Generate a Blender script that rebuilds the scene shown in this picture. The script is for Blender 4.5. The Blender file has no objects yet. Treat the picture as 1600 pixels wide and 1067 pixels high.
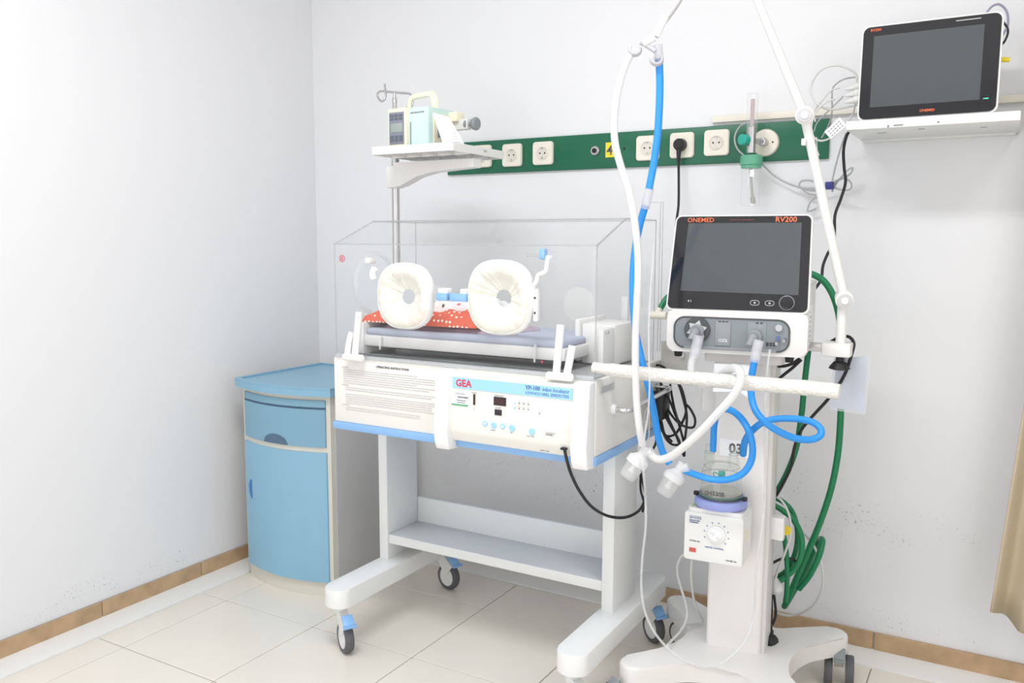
import bpy, bmesh, math, random
from math import pi, sin, cos, radians
from mathutils import Vector, Matrix
random.seed(7)
SC = bpy.context.scene
COL = SC.collection

# ------------------------------------------------------------------ camera
cam_d = bpy.data.cameras.new('camera'); cam = bpy.data.objects.new('camera', cam_d); COL.objects.link(cam)
cam_d.sensor_width = 36.0; cam_d.lens = 30.0; cam_d.clip_start = 0.02
_yaw, _pitch, _roll = -.5267, -.1169, .0033
_w = Vector((sin(_yaw)*cos(_pitch), cos(_yaw)*cos(_pitch), sin(_pitch)))
_r0 = Vector((cos(_yaw), -sin(_yaw), 0)); _u0 = _r0.cross(_w)
_r = cos(_roll)*_r0 + sin(_roll)*_u0; _u = -sin(_roll)*_r0 + cos(_roll)*_u0
M = Matrix((_r, _u, -_w)).transposed().to_4x4(); M.translation = Vector((2.5202, -2.7033, 1.2415))
cam.matrix_world = M
SC.camera = cam

# ------------------------------------------------------------------ world, lamps, exposure
W = bpy.data.worlds.new('world'); SC.world = W; W.use_nodes = True
W.node_tree.nodes['Background'].inputs[0].default_value = (0.9, 0.95, 1, 1)
W.node_tree.nodes['Background'].inputs[1].default_value = 0.3

def area(name, loc, rot, sx, sy, power, color=(1, 1, 1)):
    d = bpy.data.lights.new(name, 'AREA'); d.shape = 'RECTANGLE'; d.size = sx; d.size_y = sy
    d.energy = power; d.color = color
    o = bpy.data.objects.new(name, d); o.location = loc; o.rotation_euler = rot; COL.objects.link(o); return o
area('ceiling_lamp_light', (1.5, -1.8, 2.72), (0, 0, 0), 1.1, 0.3, 31, (0.975, 0.985, 1.0))
area('ceiling_lamp_light', (3.2, -1.7, 2.72), (0, 0, 0), 0.45, 0.3, 9, (1.0, 0.95, 0.89))
area('fill_light', (1.3, -4.1, 1.05), (radians(90), 0, 0), 2.4, 1.7, 23, (0.97, 0.98, 1.0))  # added fill from the camera side, no actual window there
area('fill_light', (3.66, -2.3, 1.5), (radians(90), 0, radians(90)), 1.6, 1.5, 13, (0.97, 0.98, 1.0))  # added side fill to even out the left wall, no opening there
SC.cycles.transparent_max_bounces = 32
SC.view_settings.view_transform = 'Standard'; SC.view_settings.look = 'None'
SC.view_settings.gamma = 1.0; SC.view_settings.use_curve_mapping = False
SC.view_settings.exposure = -0.09

# ------------------------------------------------------------------ materials
def mat(name, color, rough=0.5, metal=0.0, coat=0.0, trans=0.0, ior=1.45, noise=0.0, nscale=8.0, bump=0.0, bscale=60.0, spec=0.5, emit=None, estr=0.0):
    m = bpy.data.materials.new(name); m.use_nodes = True
    nt = m.node_tree; b = nt.nodes['Principled BSDF']
    b.inputs['Base Color'].default_value = (*color, 1); b.inputs['Roughness'].default_value = rough
    b.inputs['Metallic'].default_value = metal; b.inputs['Coat Weight'].default_value = coat
    b.inputs['Transmission Weight'].default_value = trans; b.inputs['IOR'].default_value = ior
    b.inputs['Specular IOR Level'].default_value = spec
    tc = nt.nodes.new('ShaderNodeTexCoord')
    if noise:
        n = nt.nodes.new('ShaderNodeTexNoise'); n.inputs['Scale'].default_value = nscale; n.inputs['Detail'].default_value = 6
        nt.links.new(tc.outputs['Object'], n.inputs['Vector'])
        mx = nt.nodes.new('ShaderNodeMix'); mx.data_type = 'RGBA'
        mx.inputs['A'].default_value = (*[c*(1-noise) for c in color], 1)
        mx.inputs['B'].default_value = (*[min(1, c*(1+noise)) for c in color], 1)
        nt.links.new(n.outputs['Fac'], mx.inputs['Factor']); nt.links.new(mx.outputs['Result'], b.inputs['Base Color'])
    if bump:
        n = nt.nodes.new('ShaderNodeTexNoise'); n.inputs['Scale'].default_value = bscale; n.inputs['Detail'].default_value = 4
        nt.links.new(tc.outputs['Object'], n.inputs['Vector'])
        bp = nt.nodes.new('ShaderNodeBump'); bp.inputs['Strength'].default_value = bump; bp.inputs['Distance'].default_value = 0.01
        nt.links.new(n.outputs['Fac'], bp.inputs['Height']); nt.links.new(bp.outputs['Normal'], b.inputs['Normal'])
    if emit:
        b.inputs['Emission Color'].default_value = (*emit, 1); b.inputs['Emission Strength'].default_value = estr
    return m

def clear(name, tint=(1, 1, 1), refl=0.6, milk=0.0, milkcol=(0.9, 0.92, 0.93), rough=0.03):
    """thin clear plastic: see-through with a Fresnel reflection and an optional milky share"""
    m = bpy.data.materials.new(name); m.use_nodes = True; nt = m.node_tree; nt.nodes.clear()
    out = nt.nodes.new('ShaderNodeOutputMaterial'); t = nt.nodes.new('ShaderNodeBsdfTransparent'); t.inputs[0].default_value = (*tint, 1)
    g = nt.nodes.new('ShaderNodeBsdfGlossy'); g.inputs['Roughness'].default_value = rough
    d = nt.nodes.new('ShaderNodeBsdfPrincipled'); d.inputs['Base Color'].default_value = (*milkcol, 1); d.inputs['Roughness'].default_value = 0.35
    # Schlick reflectance, the same on both sides of the thin wall
    lw = nt.nodes.new('ShaderNodeLayerWeight'); lw.inputs[0].default_value = 0.5
    pw = nt.nodes.new('ShaderNodeMath'); pw.operation = 'POWER'; pw.inputs[1].default_value = 5.0
    sc = nt.nodes.new('ShaderNodeMath'); sc.operation = 'MULTIPLY_ADD'; sc.inputs[1].default_value = 0.8; sc.inputs[2].default_value = 0.04
    mu = nt.nodes.new('ShaderNodeMath'); mu.operation = 'MULTIPLY'; mu.inputs[1].default_value = refl
    nt.links.new(lw.outputs['Facing'], pw.inputs[0]); nt.links.new(pw.outputs[0], sc.inputs[0]); nt.links.new(sc.outputs[0], mu.inputs[0])
    m1 = nt.nodes.new('ShaderNodeMixShader'); m2 = nt.nodes.new('ShaderNodeMixShader')
    nt.links.new(mu.outputs[0], m1.inputs[0])
    nt.links.new(t.outputs[0], m1.inputs[1]); nt.links.new(g.outputs[0], m1.inputs[2])
    m2.inputs[0].default_value = milk
    nt.links.new(m1.outputs[0], m2.inputs[1]); nt.links.new(d.outputs[0], m2.inputs[2]); nt.links.new(m2.outputs[0], out.inputs[0])
    return m

def wall_mat(name, stains):
    """painted plaster; stains = list of (centre, half extent, strength) of scuffed speckled patches on the paint"""
    m = mat(name, (0.835, 0.842, 0.862), rough=0.55, bump=0.06, bscale=14, spec=0.3)
    nt = m.node_tree; b = nt.nodes['Principled BSDF']; tc = nt.nodes.new('ShaderNodeTexCoord')
    nf = nt.nodes.new('ShaderNodeTexNoise'); nf.inputs['Scale'].default_value = 110; nf.inputs['Detail'].default_value = 5
    nl = nt.nodes.new('ShaderNodeTexNoise'); nl.inputs['Scale'].default_value = 9; nl.inputs['Detail'].default_value = 3
    nt.links.new(tc.outputs['Object'], nf.inputs['Vector']); nt.links.new(tc.outputs['Object'], nl.inputs['Vector'])
    def math_(op, a, b_=None):
        n = nt.nodes.new('ShaderNodeMath'); n.operation = op
        for i, v in enumerate((a, b_)):
            if v is None: continue
            if isinstance(v, (int, float)): n.inputs[i].default_value = v
            else: nt.links.new(v, n.inputs[i])
        return n.outputs[0]
    total = None
    for c, h, s in stains:
        sub = nt.nodes.new('ShaderNodeVectorMath'); sub.operation = 'SUBTRACT'; sub.inputs[1].default_value = c
        nt.links.new(tc.outputs['Object'], sub.inputs[0])
        dv = nt.nodes.new('ShaderNodeVectorMath'); dv.operation = 'DIVIDE'; dv.inputs[1].default_value = h
        nt.links.new(sub.outputs[0], dv.inputs[0])
        ln = nt.nodes.new('ShaderNodeVectorMath'); ln.operation = 'LENGTH'; nt.links.new(dv.outputs[0], ln.inputs[0])
        f = math_('MULTIPLY', math_('MAXIMUM', math_('SUBTRACT', 1.0, ln.outputs['Value']), 0.0), s)
        total = f if total is None else math_('MAXIMUM', total, f)
    sp = math_('MAXIMUM', math_('SUBTRACT', nf.outputs['Fac'], 0.60), 0.0)
    lg = math_('MAXIMUM', math_('SUBTRACT', nl.outputs['Fac'], 0.42), 0.0)
    k = math_('MULTIPLY', math_('MULTIPLY', total, math_('MULTIPLY', sp, 22.0)), math_('MULTIPLY', lg, 8.0))
    soft = math_('MULTIPLY', math_('MULTIPLY', total, nl.outputs['Fac']), 0.10)
    k = math_('MINIMUM', math_('ADD', k, soft), 0.75)
    mx = nt.nodes.new('ShaderNodeMix'); mx.data_type = 'RGBA'
    mx.inputs['A'].default_value = (0.835, 0.842, 0.862, 1); mx.inputs['B'].default_value = (0.22, 0.23, 0.23, 1)
    nt.links.new(k, mx.inputs['Factor']); nt.links.new(mx.outputs['Result'], b.inputs['Base Color'])
    return m

WALL_L = wall_mat('paint_left', [((0, -.95, .11), (.1, .42, .055), .45), ((0, -1.35, .09), (.1, .3, .04), .35)])
WALL_B = wall_mat('paint_back', [((2.16, 0, .40), (.42, .1, .08), .55), ((1.95, 0, .46), (.25, .1, .12), .3), ((2.28, 0, .10), (.3, .1, .05), .4), ((1.15, 0, .42), (.5, .1, .2), .45)])
CEIL = mat('ceiling_paint', (0.86, 0.86, 0.86), 0.7)
GROUT = mat('grout', (0.42, 0.39, 0.35), 0.8)
TILE = mat('floor_tile_glaze', (0.86, 0.805, 0.725), 0.22, noise=0.05, nscale=5)
COVE = mat('white_cove', (0.88, 0.88, 0.86), 0.35, noise=0.02)
BTILE = mat('tan_tile', (0.50, 0.34, 0.20), 0.4, noise=0.42, nscale=16)
WHITE = mat('white_plastic', (0.86, 0.855, 0.84), 0.35)
WHITEP = mat('white_enamel', (0.84, 0.85, 0.84), 0.3)
CLEANW = mat('bright_white_plastic', (0.93, 0.93, 0.93), 0.3)
IVORY = mat('ivory_plastic', (0.86, 0.82, 0.72), 0.3)
PANELW = mat('cream_white_panel', (0.88, 0.865, 0.82), 0.35)
BLUEB = mat('light_blue_plastic', (0.27, 0.50, 0.84), 0.35)
SKY = mat('sky_blue_print', (0.36, 0.68, 0.97), 0.4)
CABB = mat('cabinet_blue', (0.26, 0.49, 0.65), 0.4, noise=0.05, nscale=12)
CABT = mat('cabinet_top_blue', (0.25, 0.47, 0.63), 0.35)
CABD = mat('shaded_drawer_blue', (0.22, 0.41, 0.54), 0.4)  # cabinet blue darkened, the drawer's shade is put into its colour
CABW = mat('cabinet_cream', (0.70, 0.68, 0.60), 0.45)
CABS = mat('cabinet_grey_side', (0.56, 0.56, 0.56), 0.5, noise=0.03)
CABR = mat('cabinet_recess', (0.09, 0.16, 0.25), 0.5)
GREEN = mat('green_enamel', (0.010, 0.135, 0.070), 0.35, noise=0.1, nscale=20)
GREENH = mat('green_hose', (0.01, 0.21, 0.085), 0.28)
GREENC = mat('green_cap', (0.13, 0.42, 0.27), 0.4)
TEAL = mat('teal_plastic', (0.03, 0.42, 0.32), 0.35)
BLACK = mat('black_rubber', (0.015, 0.015, 0.016), 0.45)
BLACKG = mat('black_glass', (0.022, 0.022, 0.026), 0.05, coat=0.3)
LCD = mat('lcd_glass', (0.095, 0.105, 0.112), 0.06, noise=0.05, nscale=30)
DARK = mat('dark_display', (0.035, 0.025, 0.03), 0.2)
PRINT = mat('dark_print', (0.12, 0.12, 0.13), 0.6)
PRINTG = mat('grey_print', (0.42, 0.42, 0.43), 0.6)
PRINTB = mat('blue_print', (0.12, 0.18, 0.42), 0.6)
RED = mat('red_print', (0.66, 0.06, 0.10), 0.5)
ORANGE = mat('orange_print', (0.9, 0.20, 0.08), 0.5)
GREENP = mat('green_print', (0.12, 0.45, 0.25), 0.5)
YELLOW = mat('yellow_label', (0.90, 0.72, 0.05), 0.5)
PAPER = mat('paper_white', (0.93, 0.94, 0.97), 0.7)
TYRE = mat('grey_tyre', (0.12, 0.12, 0.13), 0.6)
GREYP = mat('grey_plastic', (0.30, 0.32, 0.34), 0.4)
GREYR = mat('grey_recess', (0.25, 0.28, 0.30), 0.4)
GREYD = mat('dark_grey_plastic', (0.08, 0.085, 0.09), 0.4)
GREYK = mat('mid_grey_knob', (0.26, 0.29, 0.30), 0.5)
CABLEG = mat('grey_cable', (0.46, 0.47, 0.48), 0.45)
CABLEW = mat('pale_grey_cable', (0.68, 0.68, 0.67), 0.45)
CHROME = mat('chrome', (0.72, 0.72, 0.73), 0.18, metal=1.0)
STEEL = mat('brushed_steel', (0.55, 0.54, 0.54), 0.3, metal=1.0)
VENT = mat('ventilator_white', (0.84, 0.825, 0.81), 0.35)
HOSEB = mat('blue_hose', (0.035, 0.33, 0.88), 0.3)
HOSEC = clear('clear_hose', milk=0.72, refl=0.8, milkcol=(0.96, 0.96, 0.96))
TUBEC = clear('clear_tube', milk=0.42, refl=0.8, milkcol=(0.82, 0.84, 0.86))
CUPC = clear('frosted_cup', milk=0.24, refl=0.6, rough=0.25, milkcol=(0.93, 0.94, 0.94))
CAPC = clear('frosted_cap', milk=0.62, refl=0.4, milkcol=(0.93, 0.94, 0.95))
CONN = clear('clear_connector', milk=0.45, refl=0.8, milkcol=(0.8, 0.8, 0.86))
ACRYL = clear('acrylic', tint=(0.996, 0.998, 0.998), refl=0.32, milk=0.014, milkcol=(0.95, 0.95, 0.95))
EDGE = clear('acrylic_edge', milk=0.5, refl=0.3, milkcol=(0.52, 0.54, 0.55))
GLASS = clear('chamber_glass', tint=(0.975, 0.985, 0.97), refl=0.8, milk=0.06)
POUCH = clear('plastic_pouch', tint=(0.93, 0.94, 0.97), refl=0.6, milk=0.25)
SLEEVE = clear('elastic_sleeve', milk=0.82, refl=0.2, milkcol=(0.90, 0.88, 0.79))
WRAP = mat("white_plastic_wrap", (0.86, 0.84, 0.80), 0.18, coat=0.5, bump=0.8, bscale=120)
MATT = mat('blue_grey_sheet', (0.50, 0.54, 0.66), 0.8, noise=0.05, nscale=20, bump=0.2, bscale=30)
DECK = mat('grey_deck', (0.14, 0.145, 0.15), 0.35)
DECKL = mat('light_grey_deck', (0.42, 0.43, 0.44), 0.35)
MINT = mat('mint_plastic', (0.64, 0.84, 0.80), 0.4)
CREAM = mat('pale_yellow_plastic', (0.90, 0.87, 0.66), 0.4)
PUMPG = mat('pump_keypad_grey', (0.25, 0.26, 0.32), 0.4)
PUMPL = mat('pump_lcd', (0.36, 0.40, 0.38), 0.25)
LAV = mat('lavender_plastic', (0.34, 0.40, 0.78), 0.4)
CURT = mat('beige_curtain', (0.60, 0.51, 0.37), 0.85, bump=0.15, bscale=200)
PURPLE = mat('navy_clip', (0.05, 0.05, 0.25), 0.5)
LEDG = mat('green_led', (0.05, 0.6, 0.3), 0.4, emit=(0.1, 0.9, 0.5), estr=1.5)

def dot_fabric():
    m = mat('red_dotted_cloth', (0.72, 0.13, 0.07), 0.8); nt = m.node_tree; b = nt.nodes['Principled BSDF']
    tc = nt.nodes.new('ShaderNodeTexCoord'); v = nt.nodes.new('ShaderNodeTexVoronoi'); v.inputs['Scale'].default_value = 75; v.inputs['Randomness'].default_value = 0.35
    r = nt.nodes.new('ShaderNodeValToRGB'); r.color_ramp.interpolation = 'CONSTANT'
    r.color_ramp.elements[0].color = (0.93, 0.85, 0.75, 1); r.color_ramp.elements[1].position = 0.27; r.color_ramp.elements[1].color = (0.74, 0.14, 0.08, 1)
    nt.links.new(tc.outputs['Object'], v.inputs['Vector']); nt.links.new(v.outputs['Distance'], r.inputs[0]); nt.links.new(r.outputs[0], b.inputs['Base Color'])
    return m
REDDOT = dot_fabric()
def print_fabric():
    m = mat('white_printed_cloth', (0.86, 0.86, 0.86), 0.8); nt = m.node_tree; b = nt.nodes['Principled BSDF']
    tc = nt.nodes.new('ShaderNodeTexCoord'); v = nt.nodes.new('ShaderNodeTexVoronoi'); v.inputs['Scale'].default_value = 42
    n = nt.nodes.new('ShaderNodeTexNoise'); n.inputs['Scale'].default_value = 60
    ad = nt.nodes.new('ShaderNodeMath'); ad.operation = 'MULTIPLY_ADD'; ad.inputs[1].default_value = 0.5
    r = nt.nodes.new('ShaderNodeValToRGB'); r.color_ramp.interpolation = 'CONSTANT'
    r.color_ramp.elements[0].color = (1, 1, 1, 1); r.color_ramp.elements[1].position = 0.50; r.color_ramp.elements[1].color = (0, 0, 0, 1)
    mx = nt.nodes.new('ShaderNodeMix'); mx.data_type = 'RGBA'; mx.inputs['A'].default_value = (0.88, 0.88, 0.88, 1)
    hs = nt.nodes.new('ShaderNodeValToRGB'); hs.color_ramp.interpolation = 'CONSTANT'
    hs.color_ramp.elements[0].color = (0.12, 0.15, 0.15, 1); hs.color_ramp.elements[1].position = 0.5; hs.color_ramp.elements[1].color = (0.75, 0.15, 0.2, 1)
    nt.links.new(tc.outputs['Object'], v.inputs['Vector']); nt.links.new(tc.outputs['Object'], n.inputs['Vector'])
    nt.links.new(n.outputs['Fac'], ad.inputs[0]); nt.links.new(v.outputs['Distance'], ad.inputs[2]); nt.links.new(ad.outputs[0], r.inputs[0])
    nt.links.new(v.outputs['Color'], hs.inputs[0]); nt.links.new(hs.outputs[0], mx.inputs['B']); nt.links.new(r.outputs[0], mx.inputs['Factor'])
    nt.links.new(mx.outputs['Result'], b.inputs['Base Color']); return m
PRINTC = print_fabric()
STRIPEC = mat('mauve_cloth', (0.50, 0.40, 0.50), 0.85, noise=0.25, nscale=30)

# ------------------------------------------------------------------ geometry helpers
def V(*a): return Vector(a)
class MB:
    """collects shapes into one mesh; mi = material slot of the following shapes"""
    def __init__(s): s.bm = bmesh.new(); s.mi = 0
    def _merge(s, t, Mx=None):
        if Mx is not None: t.transform(Mx)
        vs = [s.bm.verts.new(v.co) for v in t.verts]
        t.verts.index_update()
        for f in t.faces:
            try: nf = s.bm.faces.new([vs[v.index] for v in f.verts]); nf.material_index = s.mi
            except ValueError: pass
        t.free()
    def box(s, c, d, bev=0.0, rot=None, seg=2):
        t = bmesh.new(); bmesh.ops.create_cube(t, size=1.0); t.transform(Matrix.Diagonal((*d, 1)))
        if bev: bmesh.ops.bevel(t, geom=list(t.edges), offset=min(bev, min(d)*.49), segments=seg, profile=.5, affect='EDGES')
        Mx = Matrix.Translation(c)
        if rot is not None: Mx = Mx @ rot.to_4x4()
        s._merge(t, Mx); return s
    def b2(s, lo, hi, bev=0.0, seg=2):
        lo = Vector(lo); hi = Vector(hi); return s.box((lo+hi)/2, tuple(hi-lo), bev, None, seg)
    def cyl(s, p0, p1, r0, r1=None, n=20, bev=0.0):
        r1 = r0 if r1 is None else r1; p0 = Vector(p0); p1 = Vector(p1); L = (p1-p0).length
        prof = [(0, 0), (r0-bev, 0), (r0, bev), (r1, L-bev), (r1-bev, L), (0, L)] if bev else [(0, 0), (r0, 0), (r1, L), (0, L)]
        return s.lathe(prof, p0, p1-p0, n)
    def lathe(s, prof, o, axis, n=24):
        o = Vector(o); q = Vector(axis).normalized().to_track_quat('Z', 'Y').to_matrix()
        rings = []
        for r, h in prof:
            if r < 1e-6: rings.append([s.bm.verts.new(o + q @ V(0, 0, h))])
            else: rings.append([s.bm.verts.new(o + q @ V(r*cos(2*pi*k/n), r*sin(2*pi*k/n), h)) for k in range(n)])
        for a, b in zip(rings, rings[1:]):
            for k in range(n):
                k2 = (k+1) % n
                if len(a) == 1 and len(b) == 1: continue
                vs = [a[0], b[k2], b[k]] if len(a) == 1 else ([a[k], a[k2], b[0]] if len(b) == 1 else [a[k], a[k2], b[k2], b[k]])
                f = s.bm.faces.new(vs); f.material_index = s.mi
        return s
    def prism(s, pts, vec, cap=True):
        vec = Vector(vec); a = [s.bm.verts.new(Vector(p)) for p in pts]; b = [s.bm.verts.new(Vector(p)+vec) for p in pts]; n = len(pts)
        for k in range(n):
            f = s.bm.faces.new([a[k], a[(k+1) % n], b[(k+1) % n], b[k]]); f.material_index = s.mi
        if cap:
            f = s.bm.faces.new(a[::-1]); f.material_index = s.mi; f = s.bm.faces.new(b); f.material_index = s.mi
        return s
    def sweep(s, pts, r, n=12, ribs=0.0, pitch=0.0035, step=None, caps=True, smooth=True, flat=1.0):
        P = spline(pts, step or max(r*0.7, 0.004)) if smooth else [Vector(p) for p in pts]
        if ribs:
            P = resample(P, pitch/2)
        T = [(P[min(i+1, len(P)-1)] - P[max(i-1, 0)]).normalized() for i in range(len(P))]
        nrm = T[0].orthogonal().normalized(); prev = None; rings = []
        for i, p in enumerate(P):
            nrm = (nrm - T[i]*nrm.dot(T[i])).normalized(); bn = T[i].cross(nrm)
            rr = r*(1-ribs*(i % 2)) if ribs else (r(i/(len(P)-1)) if callable(r) else r)
            rings.append([s.bm.verts.new(p + (nrm*cos(2*pi*k/n) + bn*sin(2*pi*k/n)*flat)*rr) for k in range(n)])
        for a, b in zip(rings, rings[1:]):
            for k in range(n):
                f = s.bm.faces.new([a[k], a[(k+1) % n], b[(k+1) % n], b[k]]); f.material_index = s.mi
        if caps:
            f = s.bm.faces.new(rings[0][::-1]); f.material_index = s.mi; f = s.bm.faces.new(rings[-1]); f.material_index = s.mi
        return s
    def ball(s, c, r, n=16, sc=(1, 1, 1)):
        t = bmesh.new(); bmesh.ops.create_uvsphere(t, u_segments=n, v_segments=n//2+2, radius=r)
        s._merge(t, Matrix.Translation(c) @ Matrix.Diagonal((*sc, 1))); return s
    def grid(s, f, nu, nv):
        g = [[s.bm.verts.new(Vector(f(i/nu, j/nv))) for j in range(nv+1)] for i in range(nu+1)]
        for i in range(nu):
            for j in range(nv):
                q = s.bm.faces.new([g[i][j], g[i+1][j], g[i+1][j+1], g[i][j+1]]); q.material_index = s.mi
        return s

def spline(pts, step):
    P = [Vector(p) for p in pts]
    if len(P) < 3: return resample(P, step)
    Q = [P[0]*2-P[1]] + P + [P[-1]*2-P[-2]]; out = []
    for i in range(1, len(Q)-2):
        a, b, c, d = Q[i-1:i+3]; n = max(2, int((c-b).length/step))
        for k in range(n):
            t = k/n
            out.append(0.5*((2*b) + (c-a)*t + (2*a-5*b+4*c-d)*t*t + (3*b-a-3*c+d)*t**3))
    out.append(P[-1]); return out
def resample(P, step):
    out = [P[0]]; acc = 0.0
    for a, b in zip(P, P[1:]):
        L = (b-a).length
        if L < 1e-9: continue
        t = step-acc
        while t <= L:
            out.append(a + (b-a)*(t/L)); t += step
        acc = L-(t-step)
    if (out[-1]-P[-1]).length > step*.3: out.append(P[-1])
    return out

def root_inv(o):
    while o.parent: o = o.parent
    return o.matrix_basis.inverted()
def obj(name, mb, m, parent=None, local=False, angle=38, label=None, fix=True):
    """one mesh object; world coordinates unless local=True"""
    if fix: bmesh.ops.recalc_face_normals(mb.bm, faces=list(mb.bm.faces))
    me = bpy.data.meshes.new(name); mb.bm.to_mesh(me); mb.bm.free()
    for x in (m if isinstance(m, (list, tuple)) else [m]): me.materials.append(x)
    me.shade_smooth(); me.set_sharp_from_angle(angle=radians(angle))
    o = bpy.data.objects.new(name, me); COL.objects.link(o)
    if parent:
        o.parent = parent
        if not local: me.transform(root_inv(parent))
    if label: o['label'] = label
    return o
def thing(name, label, cat, loc=(0, 0, 0), rotz=0.0, group=None):
    o = bpy.data.objects.new(name, None); COL.objects.link(o); o.empty_display_size = 0.05
    o.matrix_basis = Matrix.Translation(loc) @ Matrix.Rotation(rotz, 4, 'Z')
    o['label'] = label; o['category'] = cat
    if group: o['group'] = group
    return o
def tag(o, label, cat, group=None):
    o['label'] = label; o['category'] = cat
    if group: o['group'] = group
    return o
def struct(name, mb, m, parent=None):
    o = obj(name, mb, m, parent)
    if not parent: o['kind'] = 'structure'
    return o
def text(s, size, pos, xd, yd, m, parent, name='lettering', bold=0.0, align='LEFT', local=False, stretch=1.0, depth=0.0004, shear=0.0):
    c = bpy.data.curves.new('t', 'FONT'); c.body = s; c.size = size; c.offset = bold*size; c.align_x = align; c.resolution_u = 2
    c.extrude = depth; c.shear = shear
    t = bpy.data.objects.new('t', c); COL.objects.link(t)
    dg = bpy.context.evaluated_depsgraph_get(); me = bpy.data.meshes.new_from_object(t.evaluated_get(dg))
    bpy.data.objects.remove(t); bpy.data.curves.remove(c)
    xd = Vector(xd).normalized(); yd = Vector(yd).normalized(); zd = xd.cross(yd)
    Mx = Matrix((xd*stretch, yd, zd)).transposed().to_4x4(); Mx.translation = Vector(pos)
    me.transform(Mx)
    if not local: me.transform(root_inv(parent))
    me.name = name; me.materials.clear(); me.materials.append(m)
    o = bpy.data.objects.new(name, me); COL.objects.link(o); o.parent = parent
    return o
def rrect(w, h, r, n=6, cx=0.0, cy=0.0):
    """rounded rectangle outline, counter-clockwise"""
    out = []
    for (sx, sy, a0) in ((1, 1, 0), (-1, 1, 90), (-1, -1, 180), (1, -1, 270)):
        for k in range(n+1):
            a = radians(a0+90*k/n); out.append((cx+sx*(w/2-r)+r*cos(a), cy+sy*(h/2-r)+r*sin(a)))
    return out

# ================================================================== the room
RX, RY, RZ = 3.7, -4.2, 2.8
f_ = MB().b2((-.1, RY-.1, -.06), (RX+.1, .1, -.004)); floor = struct('floor', f_, GROUT)
x0, y0 = .2397, -.747
def tile_mesh(w, d, name, m, h=.004, bev=.0012):
    t = MB().b2((-w/2, -d/2, 0), (w/2, d/2, h), bev, 1)
    me = bpy.data.meshes.new(name); t.bm.to_mesh(me); t.bm.free(); me.materials.append(m); return me
cache = {}
xs = [.113, x0] + [x0+.4*k for k in range(1, 9)] + [RX]
ys = [-.113, -.347, y0] + [y0-.4*k for k in range(1, 9)] + [RY]
for i in range(len(xs)-1):
    for j in range(len(ys)-1):
        w = round(xs[i+1]-xs[i]-.0028, 4); d = round(ys[j]-ys[j+1]-.0028, 4)
        if (w, d) not in cache: cache[(w, d)] = tile_mesh(w, d, 'tile', TILE)
        o = bpy.data.objects.new('tile', cache[(w, d)]); COL.objects.link(o)
        o.location = ((xs[i]+xs[i+1])/2, (ys[j]+ys[j+1])/2, -.004); o.parent = floor
struct('wall_back', MB().b2((-.1, 0, -.05), (RX+.1, .1, RZ)), WALL_B)
struct('wall_left', MB().b2((-.1, RY, -.05), (0, 0, RZ)), WALL_L)
struct('wall_right', MB().b2((RX, RY, -.05), (RX+.1, 0, RZ)), CEIL)
struct('wall_front', MB().b2((-.1, RY-.1, -.05), (RX+.1, RY, RZ)), CEIL)
struct('ceiling', MB().b2((-.1, RY-.1, RZ), (RX+.1, .1, RZ+.1)), CEIL)
# white coved strip at the foot of the walls
def cove(t): return [(0, .012), (.02, .0085), (.06, .005), (.108, .002), (.110, -.004), (0, -.004)]
struct('trim_1', MB().prism([(a, 0, z) for a, z in cove(0)], (0, RY, 0)), COVE)
struct('trim_2', MB().prism([(0, -a, z) for a, z in cove(0)], (RX, 0, 0)), COVE)
# tan tile skirting
bl = MB().b2((-.001, RY, .0), (.006, 0, .062)); bl = struct('baseboard_left', bl, GROUT)
bb = MB().b2((0, -.006, .0), (RX, .001, .062)); bb = struct('baseboard_back', bb, GROUT)
mt = bpy.data.meshes.new('tile'); t = MB().b2((0, -.198, 0), (.011, .198, .058), .0015, 1); t.bm.to_mesh(mt); t.bm.free(); mt.materials.append(BTILE)
def skirting(par, me, c, along, short=False):
    o = bpy.data.objects.new('tile', me); COL.objects.link(o); o.parent = par; o.location = c
    if short: o.scale = (1, .64, 1) if along == 'y' else (.56, 1, 1)
skirting(bl, mt, (0, -.130, .003), 'y', True)
for k in range(10): skirting(bl, mt, (0, -.46-.4*k, .003), 'y')
mt2 = bpy.data.meshes.new('tile'); t = MB().b2((-.198, -.011, 0), (.198, 0, .060), .0015, 1); t.bm.to_mesh(mt2); t.bm.free(); mt2.materials.append(BTILE)
skirting(bb, mt2, (.115, 0, .003), 'x', True)
for k in range(8): skirting(bb, mt2, (.43+.4*k, 0, .003), 'x')
# thin cable trunking along the back wall
tr = MB().b2((1.68, -.016, 1.613), (RX, 0, 1.634), .003); struct('trim_3', tr, IVORY)

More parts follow.
